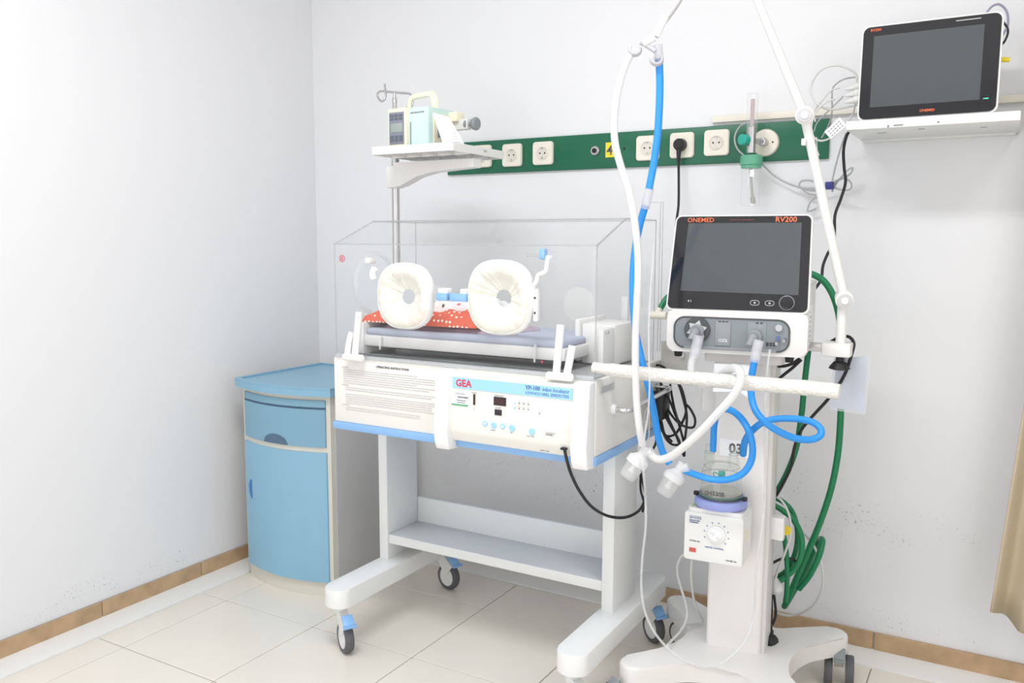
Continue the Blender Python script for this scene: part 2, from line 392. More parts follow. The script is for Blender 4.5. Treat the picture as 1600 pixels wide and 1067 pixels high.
# ================================================================== socket rail on the wall
rail = thing('wall_rail', 'long dark green rail on the back wall carrying the sockets', 'rail', (1.35, 0, 1.49))
obj('rail_panel', MB().b2((.672, -.012, 1.487), (2.035, 0, 1.604), .003), GREEN, rail)
obj('number_sticker', MB().b2((1.318, -.0135, 1.523), (1.352, -.0122, 1.572)), YELLOW, rail)
text('4', .045, (1.322, -.0142, 1.531), (1, 0, 0), (0, 0, 1), PRINT, rail, bold=.01)
obj('jack', MB().cyl((1.279, -.012, 1.547), (1.279, -.019, 1.547), .0165, n=24, bev=.003), STEEL, rail)
obj('jack_hole', MB().cyl((1.279, -.018, 1.547), (1.279, -.024, 1.547), .0085, n=16, bev=.002), BLACK, rail)
obj('screw', MB().cyl((1.385, -.011, 1.549), (1.385, -.014, 1.549), .004, n=12), BLACK, rail)
def socket(x, z, label):
    t = thing('wall_socket', label, 'socket', (x, -.012, z), 0, 'wall sockets on the green rail')
    s = MB(); s.prism([(a, 0, b) for a, b in rrect(.080, .080, .011)], (0, -.006, 0)); s.prism([(a, -.006, b) for a, b in rrect(.076, .076, .010)], (0, -.004, 0))
    obj('plate', s, IVORY, t, local=True)
    rim = MB(); rim.lathe([(.0215, 0), (.0235, .002), (.0215, .004), (.0195, .003), (.0185, 0)], (0, -.009, 0), (0, -1, 0), 28)
    obj('rim', rim, IVORY, t, local=True)
    w = MB(); w.lathe([(0, .0008), (.019, .0008), (.0195, .003)], (0, -.0095, 0), (0, -1, 0), 28); obj('well', w, mat_well, t, local=True)
    h = MB(); h.bm.free()
    [obj('pin_hole', MB().cyl((q, -.0100, 0), (q, -.0112, 0), .0028, n=10), BLACK, t, local=True) for q in (-.0095, .0095)]
    [obj('earth_clip', MB().box((0, -.011, z_), (.006, .004, .004)), STEEL, t, local=True) for z_ in (.0165, -.0165)]
    return t
mat_well = mat('socket_well', (0.74, 0.71, 0.64), 0.4)
socket(.829, 1.549, 'square ivory wall socket partly hidden behind the pump tray')
socket(.956, 1.547, 'empty ivory wall socket just right of the pump tray')
socket(1.081, 1.548, 'empty ivory wall socket left of the small round jack')
socket(1.470, 1.546, 'ivory wall socket partly crossed by the blue hose')
socket(1.586, 1.549, 'ivory wall socket holding the black plug')
socket(1.699, 1.551, 'empty ivory wall socket between the black plug and the flowmeter')
pl = thing('power_plug', 'round black power plug in the socket with its cord hanging down', 'plug', (1.586, -.024, 1.549))
obj('plug_body', MB().lathe([(0, .03), (.012, .03), (.0185, .024), (.0195, .004), (.016, 0), (0, 0)], (1.586, -.024, 1.549), (0, -1, 0)), BLACK, pl)
obj('strain_relief', MB().cyl((1.586, -.044, 1.540), (1.586, -.046, 1.495), .009, .005, 12), BLACK, pl)
obj('cord', MB().sweep([(1.586, -.046, 1.500), (1.590, -.05, 1.44), (1.602, -.08, 1.36), (1.62, -.14, 1.26), (1.70, -.22, 1.15), (1.80, -.27, 1.05)], .0042, 8), BLACK, pl)

# ================================================================== oxygen outlet and flowmeter
ox = thing('oxygen_outlet', 'round cream gas outlet on the green rail behind the flowmeter', 'outlet', (1.850, -.012, 1.543))
obj('outlet_plate', MB().lathe([(0, .010), (.030, .010), (.038, .008), (.0415, .003), (.0415, 0), (0, 0)], (1.850, -.012, 1.543), (0, -1, 0), 36), IVORY, ox)
obj('outlet_socket', MB().cyl((1.850, -.022, 1.543), (1.850, -.055, 1.543), .012, n=18, bev=.002), STEEL, ox)
obj('screw', MB().cyl((1.874, -.021, 1.543), (1.874, -.0225, 1.543), .0028, n=8), BLACK, ox)
fm = thing('oxygen_flowmeter', 'clear oxygen flowmeter with teal knob and green capped bottle', 'flowmeter', (1.826, -.08, 1.36))
FX, FY = 1.826, -.085
obj('meter_body', MB().cyl((FX, FY, 1.505), (FX, FY, 1.585), .013, n=16, bev=.002).cyl((FX, FY, 1.543), (1.850, -.05, 1.543), .008, n=12), STEEL, fm)
obj('meter_tube', MB().cyl((FX, FY, 1.560), (FX, FY, 1.682), .0165, n=20, bev=.002), clear('meter_clear', milk=.12, refl=.7, milkcol=(.85, .85, .86)), fm)
obj('inner_tube', MB().cyl((FX, FY, 1.57), (FX, FY, 1.665), .006, n=10), mat('meter_core', (.55, .45, .45), .4), fm)
kn = MB(); kn.cyl((FX-.012, FY-.006, 1.545), (FX-.022, FY-.030, 1.545), .0165, n=12, bev=.003); obj('knob', kn, TEAL, fm)
obj('bottle_cap', MB().cyl((FX+.002, FY, 1.468), (FX+.002, FY, 1.500), .033, n=28, bev=.004).cyl((FX+.002, FY, 1.462), (FX+.002, FY, 1.47), .030, n=24), GREENC, fm)
bt = MB(); bt.lathe([(.028, .12), (.028, .004), (.025, 0), (0, 0)], (FX+.002, FY, 1.350), (0, 0, 1), 28)
obj('bottle', bt, clear('bottle_clear', milk=.07, refl=1.0), fm, fix=False)
obj('dip_tube', MB().cyl((FX-.002, FY, 1.468), (FX+.010, FY, 1.372), .0040, n=10).cyl((FX+.0095, FY, 1.376), (FX+.012, FY, 1.356), .0075, n=12), mat('dip_tube_grey', (.45, .45, .42), .35), fm)
obj('level_mark', MB().box((FX+.012, FY-.0275, 1.445), (.012, .001, .02)), PAPER, fm)
gc = thing('grey_wall_cable', 'thin grey cable looping on the wall right of the flowmeter', 'cable', (1.95, -.03, 1.40))
obj('cable_run', MB().sweep([(1.8028, -0.0500, 1.4980), (1.7715, -0.0400, 1.5274), (1.7624, -0.0400, 1.5626), (1.7772, -0.0400, 1.5925), (1.7991, -0.0500, 1.6014)], .0028, 8)
    .sweep([(1.8475, -0.0400, 1.4777), (1.8887, -0.0300, 1.4386), (1.9426, -0.0300, 1.4103), (2.0079, -0.0300, 1.3934), (2.0507, -0.0400, 1.4065), (2.0730, -0.0500, 1.4200), (2.1053, -0.0600, 1.4365), (2.1114, -0.0600, 1.4543), (2.0946, -0.0600, 1.4441), (2.0665, -0.0500, 1.4092), (2.0568, -0.0500, 1.3874)], .0028, 8)
    .sweep([(2.0539, -0.0400, 1.4138), (2.0884, -0.0600, 1.4261), (2.1116, -0.0700, 1.4103), (2.1089, -0.0700, 1.3923), (2.0794, -0.0600, 1.3936), (2.0524, -0.0500, 1.4059)], .0028, 8)
    .sweep([(1.9576, -0.0300, 1.4079), (1.9644, -0.0300, 1.4228), (1.9902, -0.0300, 1.4239), (2.0162, -0.0300, 1.4118), (2.0095, -0.0300, 1.3989), (1.9690, -0.0300, 1.4019), (1.9614, -0.0300, 1.4059), (1.9844, -0.0300, 1.3865), (2.0104, -0.0300, 1.3783), (1.9929, -0.0300, 1.3599), (1.9866, -0.0300, 1.3335), (2.0102, -0.0300, 1.3407)], .0028, 8), CABLEG, gc)
obj('clip', MB().box([(2.0515, -0.0650, 1.4051)][0], (.022, .02, .022), .003), PURPLE, gc)

# ================================================================== bedside cabinet
cb = thing('bedside_cabinet', 'light blue and cream bedside cabinet in the room corner left of the incubator', 'cabinet', (.33, -.33, 0))
def front_arc(xa, xb, yend, bulge, n=16):
    out = []
    for k in range(n+1):
        t = k/n; out.append((xa+(xb-xa)*t, yend-bulge*(1-(2*t-1)**2)))
    return out
CL, CR, CBK, CF, CBU = .127, .546, -.118, -.540, .046
def slab(z0, z1, inset=0.0, fwd=0.0):
    pts = [(CR-inset, CBK-inset), (CL+inset, CBK-inset)] + front_arc(CL+inset, CR-inset, CF-fwd, CBU)
    return [(x, y, z0) for x, y in pts], (0, 0, z1-z0)
p, v = slab(.05, .716); obj('carcass', MB().prism(p, v), CABW, cb)
p, v = slab(0, .05, .004, -.006); obj('plinth', MB().prism(p, v), CABW, cb)
obj('side_panel', MB().b2((CR, CF+.022, .02), (CR+.003, CBK, .71)), CABS, cb)
pts = [(CR+.018, CBK+.012), (CL-.025, CBK+.012)] + front_arc(CL-.022, CR+.018, CF-.018, CBU+.004)
tp = MB().prism([(x, y, .716) for x, y in pts], (0, 0, .024))
inner = [(CR+.004, CBK), (CL-.010, CBK)] + front_arc(CL-.008, CR+.004, CF-.004, CBU+.004)
b1 = [tp.bm.verts.new((x, y, .7395)) for x, y in pts]
ct = obj('cabinet_top', tp, CABT, cb)
rim = MB(); n_ = len(pts)
for k in range(n_):
    a, b = pts[k], pts[(k+1) % n_]; c, d = inner[(k+1) % n_], inner[k]
    for h0, h1 in ((.739, .746),):
        rim.prism([(a[0], a[1], h0), (b[0], b[1], h0), (c[0], c[1], h0), (d[0], d[1], h0)], (0, 0, h1-h0))
obj('top_rim', rim, CABT, cb)
def curved_panel(mb, xa, xb, z0, z1, off=.006, th=.012):
    """a panel following the bulging front between xa and xb"""
    def yf(x):
        t = (x-CL)/(CR-CL); return CF-CBU*(1-(2*t-1)**2)
    n = 16; X = [xa+(xb-xa)*k/n for k in range(n+1)]
    mb.prism([(x, yf(x)-off, z0) for x in X] + [(x, yf(x)-off+th, z0) for x in reversed(X)], (0, 0, z1-z0)); return yf
dr = MB(); yf = curved_panel(dr, CL+.022, CR-.014, .536, .668); drw = obj('drawer', dr, CABD, cb)
s = MB(); curved_panel(s, CL+.022, CR-.014, .676, .700); obj('drawer_lip', s, CABD, drw)
s = MB(); curved_panel(s, CL+.014, CR-.014, .664, .678, .001, .004); obj('grip_groove', s, CABR, drw)
hx = .335; R_ = .058
def curved_patch(x0, x1, zlo, zhi, m, name, par):
    s = MB(); X = [x0+(x1-x0)*k/16 for k in range(17)]
    for xa, xb in zip(X, X[1:]):
        s.prism([(xa, yf(xa)-.0068, zlo(xa)), (xb, yf(xb)-.0068, zlo(xb)), (xb, yf(xb)-.0068, zhi(xb)+1e-5), (xa, yf(xa)-.0068, zhi(xa)+1e-5)], (0, .003, 0))
    return obj(name, s, m, par)
curved_patch(hx-R_, hx+R_, lambda x: .537, lambda x: .537+.034*math.sqrt(max(0, 1-((x-hx)/R_)**2)), CABR, 'grip_recess', drw)
s = MB(); curved_panel(s, CL+.016, CR-.012, .055, .518); dor = obj('door', s, CABB, cb)
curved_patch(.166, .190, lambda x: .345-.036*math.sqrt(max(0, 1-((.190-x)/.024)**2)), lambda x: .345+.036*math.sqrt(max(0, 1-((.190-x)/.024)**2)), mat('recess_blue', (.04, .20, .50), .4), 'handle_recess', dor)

# ================================================================== infant incubator
inc = thing('infant_incubator', 'white infant incubator on a wheeled stand with a clear acrylic hood', 'incubator', (1.23, -.55, 0))
XL, XR, YF, YB = .800, 1.655, -.800, -.340
obj('cabinet_body', MB().b2((XL, YF, .705), (XR, YB, .900), .006), PANELW, inc)
obj('base_band', MB().b2((XL-.003, YF-.004, .684), (XR+.004, YB+.01, .706), .002), BLUEB, inc)
# deck below the mattress
obj('deck', MB().b2((XL+.012, YF+.012, .900), (XR-.012, YB-.07, .9035)), DECKL, inc)
for k, (ya, yb_) in enumerate(((-.775, -.755), (-.742, -.722), (-.708, -.60), (-.585, -.47))):
    obj('deck_slat', MB().b2((XL+.045, ya, .9035), (XR-.12, yb_, .9075), .001), DECK if k != 1 else GREYK, inc)
# instruction print on the left of the front
ins = MB(); random.seed(3)
def bar(mb, x0, x1, z, h=.0016, y=YF-.0008): mb.b2((x0, y-.0006, z-h/2), (x1, y+.0004, z+h/2))
z = .872; k = 0
while z > .742:
    if k in (0, 8, 17): bar(ins, .832, .858, z, .002)
    elif k in (11,): pass
    else:
        ind = .838 if k < 8 else .846
        L = random.choice((.20, .27, .31, .33, .33)) if k not in (2, 3, 12, 13) else .33
        xx = ind
        while xx < ind+L:
            wl = random.uniform(.012, .05); bar(ins, xx, min(xx+wl, ind+L), z, .0013); xx += wl+.0022
    z -= .0066; k += 1
obj('instruction_text', ins, mat('pale_print', (.56, .56, .57), .6), inc)
text('OPERATING INSTRUCTIONS', .0092, (.962, YF-.0012, .879), (1, 0, 0), (0, 0, 1), PRINT, inc)
# control panel
cp = MB()
cp.prism([(1.236, y, z) for y, z in ((-.795, .893), (-.824, .889), (-.830, .884), (-.834, .742), (-.830, .728), (-.818, .706), (-.795, .698))], (.378, 0, 0))
cpo = obj('control_panel', cp, PANELW, inc)
for xa, xb in ((1.196, 1.240), (1.608, 1.652)):
    b = MB(); prof = ((-.79, .899), (-.826, .897), (-.836, .889), (-.848, .735), (-.846, .700), (-.838, .680), (-.79, .676))
    b.prism([(xa, y, z) for y, z in prof], (xb-xa, 0, 0)); bmesh.ops.bevel(b.bm, geom=[e for e in b.bm.edges if e.calc_length() > .02], offset=.005, segments=3, profile=.5, affect='EDGES')
    obj('bumper', b, CLEANW, cpo)
def py(z): return -.830-(.884-z)*.004/.142-.0006
def plate(name, x0, x1, z0, z1, m, par=None, th=.0012):
    s = MB(); s.prism([(x0, py(z0), z0), (x1, py(z0), z0), (x1, py(z1), z1), (x0, py(z1), z1)], (0, -th, 0)); return obj(name, s, m, par or cpo)
plate('name_band', 1.248, 1.606, .8515, .8805, SKY)
UPV = (0, .028, 1)
text('GEA', .026, (1.259, -.8325, .8575), (1, 0, 0), UPV, RED, cpo, bold=.035)
text('YP-100', .0145, (1.472, -.8325, .8675), (1, 0, 0), UPV, PRINTB, cpo, bold=.03)
text('Infant Incubator', .0135, (1.520, -.8325, .8675), (1, 0, 0), UPV, PRINTB, cpo, shear=.25, stretch=.88)
text('KEMENKES RI', .0105, (1.472, -.8325, .8555), (1, 0, 0), UPV, PRINTB, cpo, stretch=.86)
text('AKL 20902917355', .0110, (1.524, -.8325, .8555), (1, 0, 0), UPV, PRINTB, cpo, bold=.02, stretch=.86)
st = plate('registration_sticker', 1.246, 1.297, .809, .843, PAPER)
s = MB(); s.b2((1.246, -.8342, .805), (1.297, -.8325, .8095)); obj('green_stripe', s, GREENP, st)
text('REGISTERED', .0062, (1.266, -.8348, .8265), (1, 0, 0), UPV, PRINT, st)
s = MB(); [s.b2((1.262+.002*(i%2), -.8346, .819-.0055*i), (1.292-.003*i, -.8340, .8205-.0055*i)) for i in range(2)]; [s.b2((1.258, -.8346, .836+.003*i), (1.290, -.8342, .8366+.003*i)) for i in range(2)]
obj('small_print', s, PRINT, st)
plate('gauge_slot', 1.3145, 1.3205, .8115, .840, DARK)
text('HEATER', .0045, (1.309, -.8335, .8425), (1, 0, 0), UPV, PRINTG, cpo)
s = MB(); [s.b2((1.3245, -.8335, .812+.006*i), (1.3265, -.8328, .8126+.006*i)) for i in range(5)]; s.cyl((1.3175, -.831, .800), (1.3175, -.8335, .800), .0014, n=8); obj('gauge_scale', s, PRINTG, cpo)
plate('temperature_display', 1.378, 1.415, .8175, .8395, DARK)
plate('control_display', 1.3815, 1.4025, .7915, .8065, DARK)
text('888', .016, (1.385, -.8335, .8225), (1, 0, 0), UPV, mat('unlit_digits', (.10, .03, .03), .4), cpo)
text('TEMPERATURE', .0042, (1.380, -.8335, .8420), (1, 0, 0), UPV, PRINTG, cpo)
text('SET TEMP', .0042, (1.383, -.8335, .8095), (1, 0, 0), UPV, PRINTG, cpo)
s = MB()
for i in range(3):
    for j in range(2): s.cyl((1.454+.0135*i, -.830, .829-.0135*j), (1.454+.0135*i, -.8338, .829-.0135*j), .0018, n=8)
s.box((1.514, -.8335, .809), (.0015, .001, .006)); obj('alarm_lamp', s, GREYK, cpo)
s = MB(); s.cyl((1.4415, -.830, .829), (1.4415, -.8338, .829), .0022, n=8); s.cyl((1.4415, -.830, .8155), (1.4415, -.8338, .8155), .003, n=8); obj('mode_lamp', s, SKY, cpo)
s = MB()
for i in range(3):
    for j in range(2): s.b2((1.449+.0135*i, -.8335, .8335-.0135*j), (1.459+.0135*i, -.8331, .8343-.0135*j))
obj('lamp_print', s, PRINTG, cpo)
for x, z, r, inner_ in ((1.352, .7655, .0078, 1), (1.379, .7635, .0088, 0), (1.4065, .7645, .0078, 2), (1.434, .7625, .0092, 0), (1.493, .7600, .0088, 0)):
    bo = obj('push_button', MB().cyl((x, -.829, z), (x, -.8358, z), r, n=24, bev=.0012), SKY, cpo)
    if inner_:
        sgn = 1 if inner_ == 2 else -1
        s = MB(); s.prism([(x-.004, -.8358, z-.003*sgn), (x+.004, -.8358, z-.003*sgn), (x, -.8358, z+.0045*sgn)], (0, -.0006, 0)); obj('arrow', s, PAPER, bo)
text('SILENCE', .0042, (1.369, -.8342, .7490), (1, 0, 0), UPV, PRINTG, cpo)
text('SET', .0045, (1.429, -.8342, .7480), (1, 0, 0), UPV, PRINTG, cpo)
text('SELF-TEST', .0052, (1.478, -.8342, .7455), (1, 0, 0), UPV, PRINTG, cpo)
sw = obj('power_switch', MB().b2((1.534, -.8365, .7635), (1.560, -.829, .7845), .0015), CLEANW, cpo)
s = MB(); s.b2((1.534, -.8372, .7625), (1.560, -.8360, .7640)); obj('switch_edge', s, PRINTG, sw)
text('POWER', .0062, (1.531, -.8342, .7550), (1, 0, 0), UPV, PRINTG, cpo)
text('INPUT 220V', .0050, (1.516, -.8325, .7125), (1, 0, 0), (0, .5, 1), PRINT, cpo)
# hood
HL, HR, HF, HB, Z0, Z1, ZT = .812, 1.650, -.800, -.402, .903, 1.232, 1.303
hood = obj('hood', MB().b2((HL, HF, Z0), (HR, HF+.004, Z1)), ACRYL, inc)
YT = -.620
def quad_slab(a, b, c, d, n, th=.004):
    s = MB(); s.prism([a, b, c, d], Vector(n).normalized()*th); return s
obj('sloped_pane', quad_slab((HL, HF, Z1), (HR, HF, Z1), (HR, YT, ZT), (HL, YT, ZT), (0, .07, -.18)), ACRYL, hood)
obj('top_pane', MB().b2((HL, YT, ZT-.004), (HR, HB, ZT)), ACRYL, hood)
obj('back_pane', MB().b2((HL, HB-.004, Z0), (HR, HB, ZT-.004)), ACRYL, hood)
prof = ((HF+.004, Z0), (HF+.004, Z1-.002), (YT, ZT-.005), (HB-.004, ZT-.005), (HB-.004, Z0))
obj('end_pane', MB().prism([(HL, y, z) for y, z in prof], (.004, 0, 0)), ACRYL, hood)
obj('end_pane', MB().prism([(HR-.004, y, z) for y, z in prof], (.004, 0, 0)), ACRYL, hood)
e = MB()
def edge(a, b, r=.0020): e.cyl(a, b, r, n=8)
for x in (HL, HR):
    edge((x, HF+.002, Z0), (x, HF+.002, Z1)); edge((x, HF+.002, Z1), (x, YT, ZT-.002), .0026 if x == HR else .0016); edge((x, YT, ZT-.002), (x, HB, ZT-.002), .0016); edge((x, HB, Z0), (x, HB, ZT), .0015)
edge((HL, HF+.002, Z1), (HR, HF+.002, Z1), .0014); edge((HL, YT, ZT-.002), (HR, YT, ZT-.002), .0022); edge((HL, HB, ZT-.002), (HR, HB, ZT-.002), .0016)
obj('pane_edge', e, EDGE, hood)
# tall acrylic flap at the right end, behind the hood
obj('rear_flap', MB().b2((1.622, -.398, .93), (1.668, -.392, 1.352), .001), ACRYL, hood)
e = MB(); 
for a, b in (((1.668, -.395, .93), (1.668, -.395, 1.352)), ((1.622, -.395, 1.352), (1.668, -.395, 1.352)), ((1.660, -.395, .93), (1.660, -.395, 1.35))): e.cyl(a, b, .0012, n=6)
obj('flap_edge', e, EDGE, hood)
# front access flap seam and lower rail
obj('hood_rail', MB().b2((HL, HF-.006, Z0-.002), (HR, HF+.006, Z0+.008), .002), clear('rail_clear', milk=.35, refl=1.0, milkcol=(.75, .78, .80)), hood)
def super_pts(r, k, p=2.6):
    c, s_ = cos(k), sin(k); return (abs(c)**(2/p)*(1 if c >= 0 else -1)*r, abs(s_)**(2/p)*(1 if s_ >= 0 else -1)*r)
def port(cx, cz, r, seed):
    fr = MB(); prof = [(r*1.03, HF-.002), (r*1.05, HF-.018), (r*1.0, HF-.026), (r*.93, HF-.022), (r*.93, HF-.002)]; N = 48; rings = []
    for rr, y in prof:
        rings.append([fr.bm.verts.new((cx+super_pts(rr, 2*pi*k/N)[0], y, cz+super_pts(rr, 2*pi*k/N)[1])) for k in range(N)])
    for i in range(len(rings)):
        a, b = rings[i], rings[(i+1) % len(rings)]
        for k in range(N): fr.bm.faces.new([a[k], a[(k+1) % N], b[(k+1) % N], b[k]])
    po = obj('port_frame', fr, CLEANW, hood)
    sl = MB(); rings = []; rnd = random.Random(seed); ph = [rnd.uniform(0, 6) for _ in range(6)]; N = 120
    for i in range(15):
        t = i/14; rr = r*(1.02*(1-t)+.24*t)
        if i == 0: rr = r*1.055
        row = []
        for k in range(N):
            a = 2*pi*k/N; x, z = super_pts(rr, a, 2.6-.6*t)
            wr = (sin(9*a+ph[0])+.6*sin(17*a+ph[1])+.5*sin(25*a+ph[2]+3*t))*.0015*min(1, t*3)*(1.1-t*.5)
            y = HF-.024-.010*sin(pi*min(1, t*1.6))+.020*t*t+wr if i else HF-.014
            row.append(sl.bm.verts.new((cx+x+.004*t, y, cz+z-.002*t)))
        rings.append(row)
    for a, b in zip(rings, rings[1:]):
        for k in range(N): sl.bm.faces.new([a[k], a[(k+1) % N], b[(k+1) % N], b[k]])
    obj('elastic_sleeve', sl, SLEEVE, po, angle=80)
    return po
port(1.080, 1.090, .088, 1); port(1.387, 1.097, .093, 2)
# latches between the ports
for x0_, x1_, hx in ((1.196, 1.232, 1.214), (1.240, 1.292, 1.290)):
    l = obj('port_latch', MB().b2((x0_, HF-.034, 1.083), (x1_, HF-.016, 1.104), .003), BLUEB, hood)
    obj('latch_base', MB().b2((x0_+.003 if x0_ < 1.22 else x1_-.022, HF-.028, 1.100), (x1_-.002, HF-.003, 1.116), .003), CLEANW, l)
# left knuckle of the left port
obj('port_hinge', MB().sweep([(.975, HF-.020, 1.135), (.972, HF-.022, 1.150), (.980, HF-.022, 1.165)], .0095, 10), CLEANW, hood)
# hinge arm of the right port with blue catch
ha = MB(); ha.sweep([(1.484, HF-.012, 1.100), (1.487, HF-.02, 1.128), (1.497, HF-.022, 1.142), (1.502, HF-.022, 1.158), (1.520, HF-.020, 1.166), (1.524, HF-.02, 1.180), (1.528, HF-.018, 1.205)], .0058, 10)
ha.b2((1.484, HF-.018, 1.040), (1.497, HF-.002, 1.125), .004); ha.b2((1.508, HF-.02, 1.196), (1.534, HF-.004, 1.207), .003)
hg = obj('port_hinge', ha, CLEANW, hood)
obj('catch', MB().b2((1.503, HF-.026, 1.196), (1.521, HF-.006, 1.224), .006), BLUEB, hg)
s = MB(); [s.cyl((1.4905, HF-.0175, z), (1.4905, HF-.0195, z), .0032, n=10) for z in (1.062, 1.100)]; obj('screw', s, GREYD, hg)
s = MB(); [s.b2((1.455, HF-.0012, 1.208-.005*i), (1.497, HF-.0004, 1.2092-.005*i)) for i in range(2)]; obj('small_print', s, PRINTG, hood)
wr = MB(); wr.lathe([(.0085, 0), (.0105, 0), (.0105, .0008), (.0085, .0008)], (.842, HF-.0002, 1.190), (0, -1, 0), 24); wr.box((.842, HF-.0008, 1.190), (.0018, .0008, .013)); wr.box((.8385, HF-.0008, 1.190), (.0015, .0008, .010)); wr.box((.8455, HF-.0008, 1.190), (.0015, .0008, .010))
obj('warning_sign', wr, RED, hood)
# faint ports on the far side and in the left end
for cx, cz in ((1.412, 1.055), (.895, 1.045)):
    s = MB(); s.lathe([(0, .003), (.030, .004), (.044, .008), (.050, .006), (.052, 0), (0, 0)], (cx, HB+.001, cz), (0, 1, 0), 36)
    obj('rear_port', s, clear('rear_port_clear', milk=.22, refl=.1, milkcol=(.97, .97, .92)), hood)
s = MB(); s.lathe([(.095, 0), (.100, .012), (.094, .016), (.088, .012), (.088, 0)], (HL+.003, -.610, 1.110), (-1, 0, 0), 40)
obj('end_port', s, clear('end_port_clear', milk=.12, refl=1.0), hood)
obj('end_port_latch', MB().b2((HL+.006, -.672, 1.172), (HL+.026, -.640, 1.190), .004), CLEANW, hood)
# clamps that hold the hood
for cx, sg in ((.897, -1), (1.566, 1)):
    c = MB()
    c.sweep([(cx-sg*.012, HF-.020, .912), (cx-sg*.010, HF-.016, .96), (cx-sg*.002-.004, HF-.010, 1.035)] if sg > 0 else [(cx+.004, HF-.020, .912), (cx+.008, HF-.016, .96), (cx+.014, HF-.010, 1.038)], .0105, 10)
    c.sweep([(cx+.018, HF-.022, .912), (cx+.024, HF-.018, .95), (cx+.028, HF-.012, .985)] if sg > 0 else [(cx-.022, HF-.022, .912), (cx-.018, HF-.018, .95), (cx-.012, HF-.012, .978)], .0100, 10)
    c.cyl((cx-.040, HF-.020, .906), (cx+.034, HF-.020, .906), .0105, n=14, bev=.004)
    obj('hood_clamp', c, CLEANW, inc)
# mattress tray and heater housing inside
mtx = MB(); mtx.b2((.862, -.735, .930), (1.535, -.430, .964), .006); obj('mattress_tray', mtx, WHITE, inc)
obj('tray_bracket', MB().b2((.842, -.74, .905), (.866, -.58, 1.0), .004), WHITE, inc)
s = MB(); s.sweep([(1.452, -.738, .962), (1.452, -.744, .970), (1.452, -.748, .945), (1.452, -.748, .925)], .003, 8); s.sweep([(.935, -.738, .955), (.935, -.744, .960), (.935, -.748, .942), (.935, -.748, .925)], .003, 8); obj('tray_hook', s, CAPC, inc)
s = MB(); s.lathe([(0, 0), (.004, 0), (.004, .001), (0, .001)], (1.468, -.7355, .926), (0, -1, 0), 16); obj('warning_dot', s, RED, inc)
hb = obj('heater_housing', MB().b2((1.512, -.590, .908), (1.612, -.430, 1.018), .006), WHITE, inc)
obj('housing_plate', MB().b2((1.497, -.602, .915), (1.512, -.425, 1.030), .004), WHITE, hb)
obj('housing_face', MB().b2((1.600, -.675, .908), (1.616, -.600, 1.014), .004), WHITE, hb)
obj('filter_post', MB().b2((1.560, -.428, 1.0), (1.580, -.412, 1.085), .002), CAPC, hb)
s = MB(); [s.cyl((1.616, -.66+.2*0, z), (1.624, -.66, z), .004, n=10) for z in (1.006, .915)]; obj('screw', s, CHROME, hb)
# stand
for nm, (xa, xb, ca, cb_) in {'l': (.778, .866, .776, .811), 'r': (1.568, 1.655, 1.575, 1.611)}.items():
    bm_ = MB(); r = (xb-xa)/2; cx = (xa+xb)/2
    out = [(cx+r*cos(a), -.822+r*.85*sin(a)) for a in [pi+pi*k/14 for k in range(15)]] + [(cx+r*cos(a), -.262+r*.85*sin(a)) for a in [pi*k/14 for k in range(15)]]
    bm_.prism([(x, y, .146) for x, y in out], (0, 0, .056)); bmesh.ops.bevel(bm_.bm, geom=[e2 for e2 in bm_.bm.edges if abs(e2.verts[0].co.z-.202) < 1e-4 and abs(e2.verts[1].co.z-.202) < 1e-4], offset=.004, segments=2, profile=.5, affect='EDGES')
    obj('foot_beam', bm_, WHITEP, inc)
    obj('leg', MB().b2((ca, -.570, .200), (cb_, -.405, .686), .003), WHITEP, inc)
    lx = xb if nm == 'r' else xb
obj('shelf', MB().b2((.811, -.566, .255), (1.575, -.395, .286), .003), WHITEP, inc)
obj('back_panel', MB().b2((.811, -.407, .250), (1.575, -.392, .372), .003), WHITEP, inc)
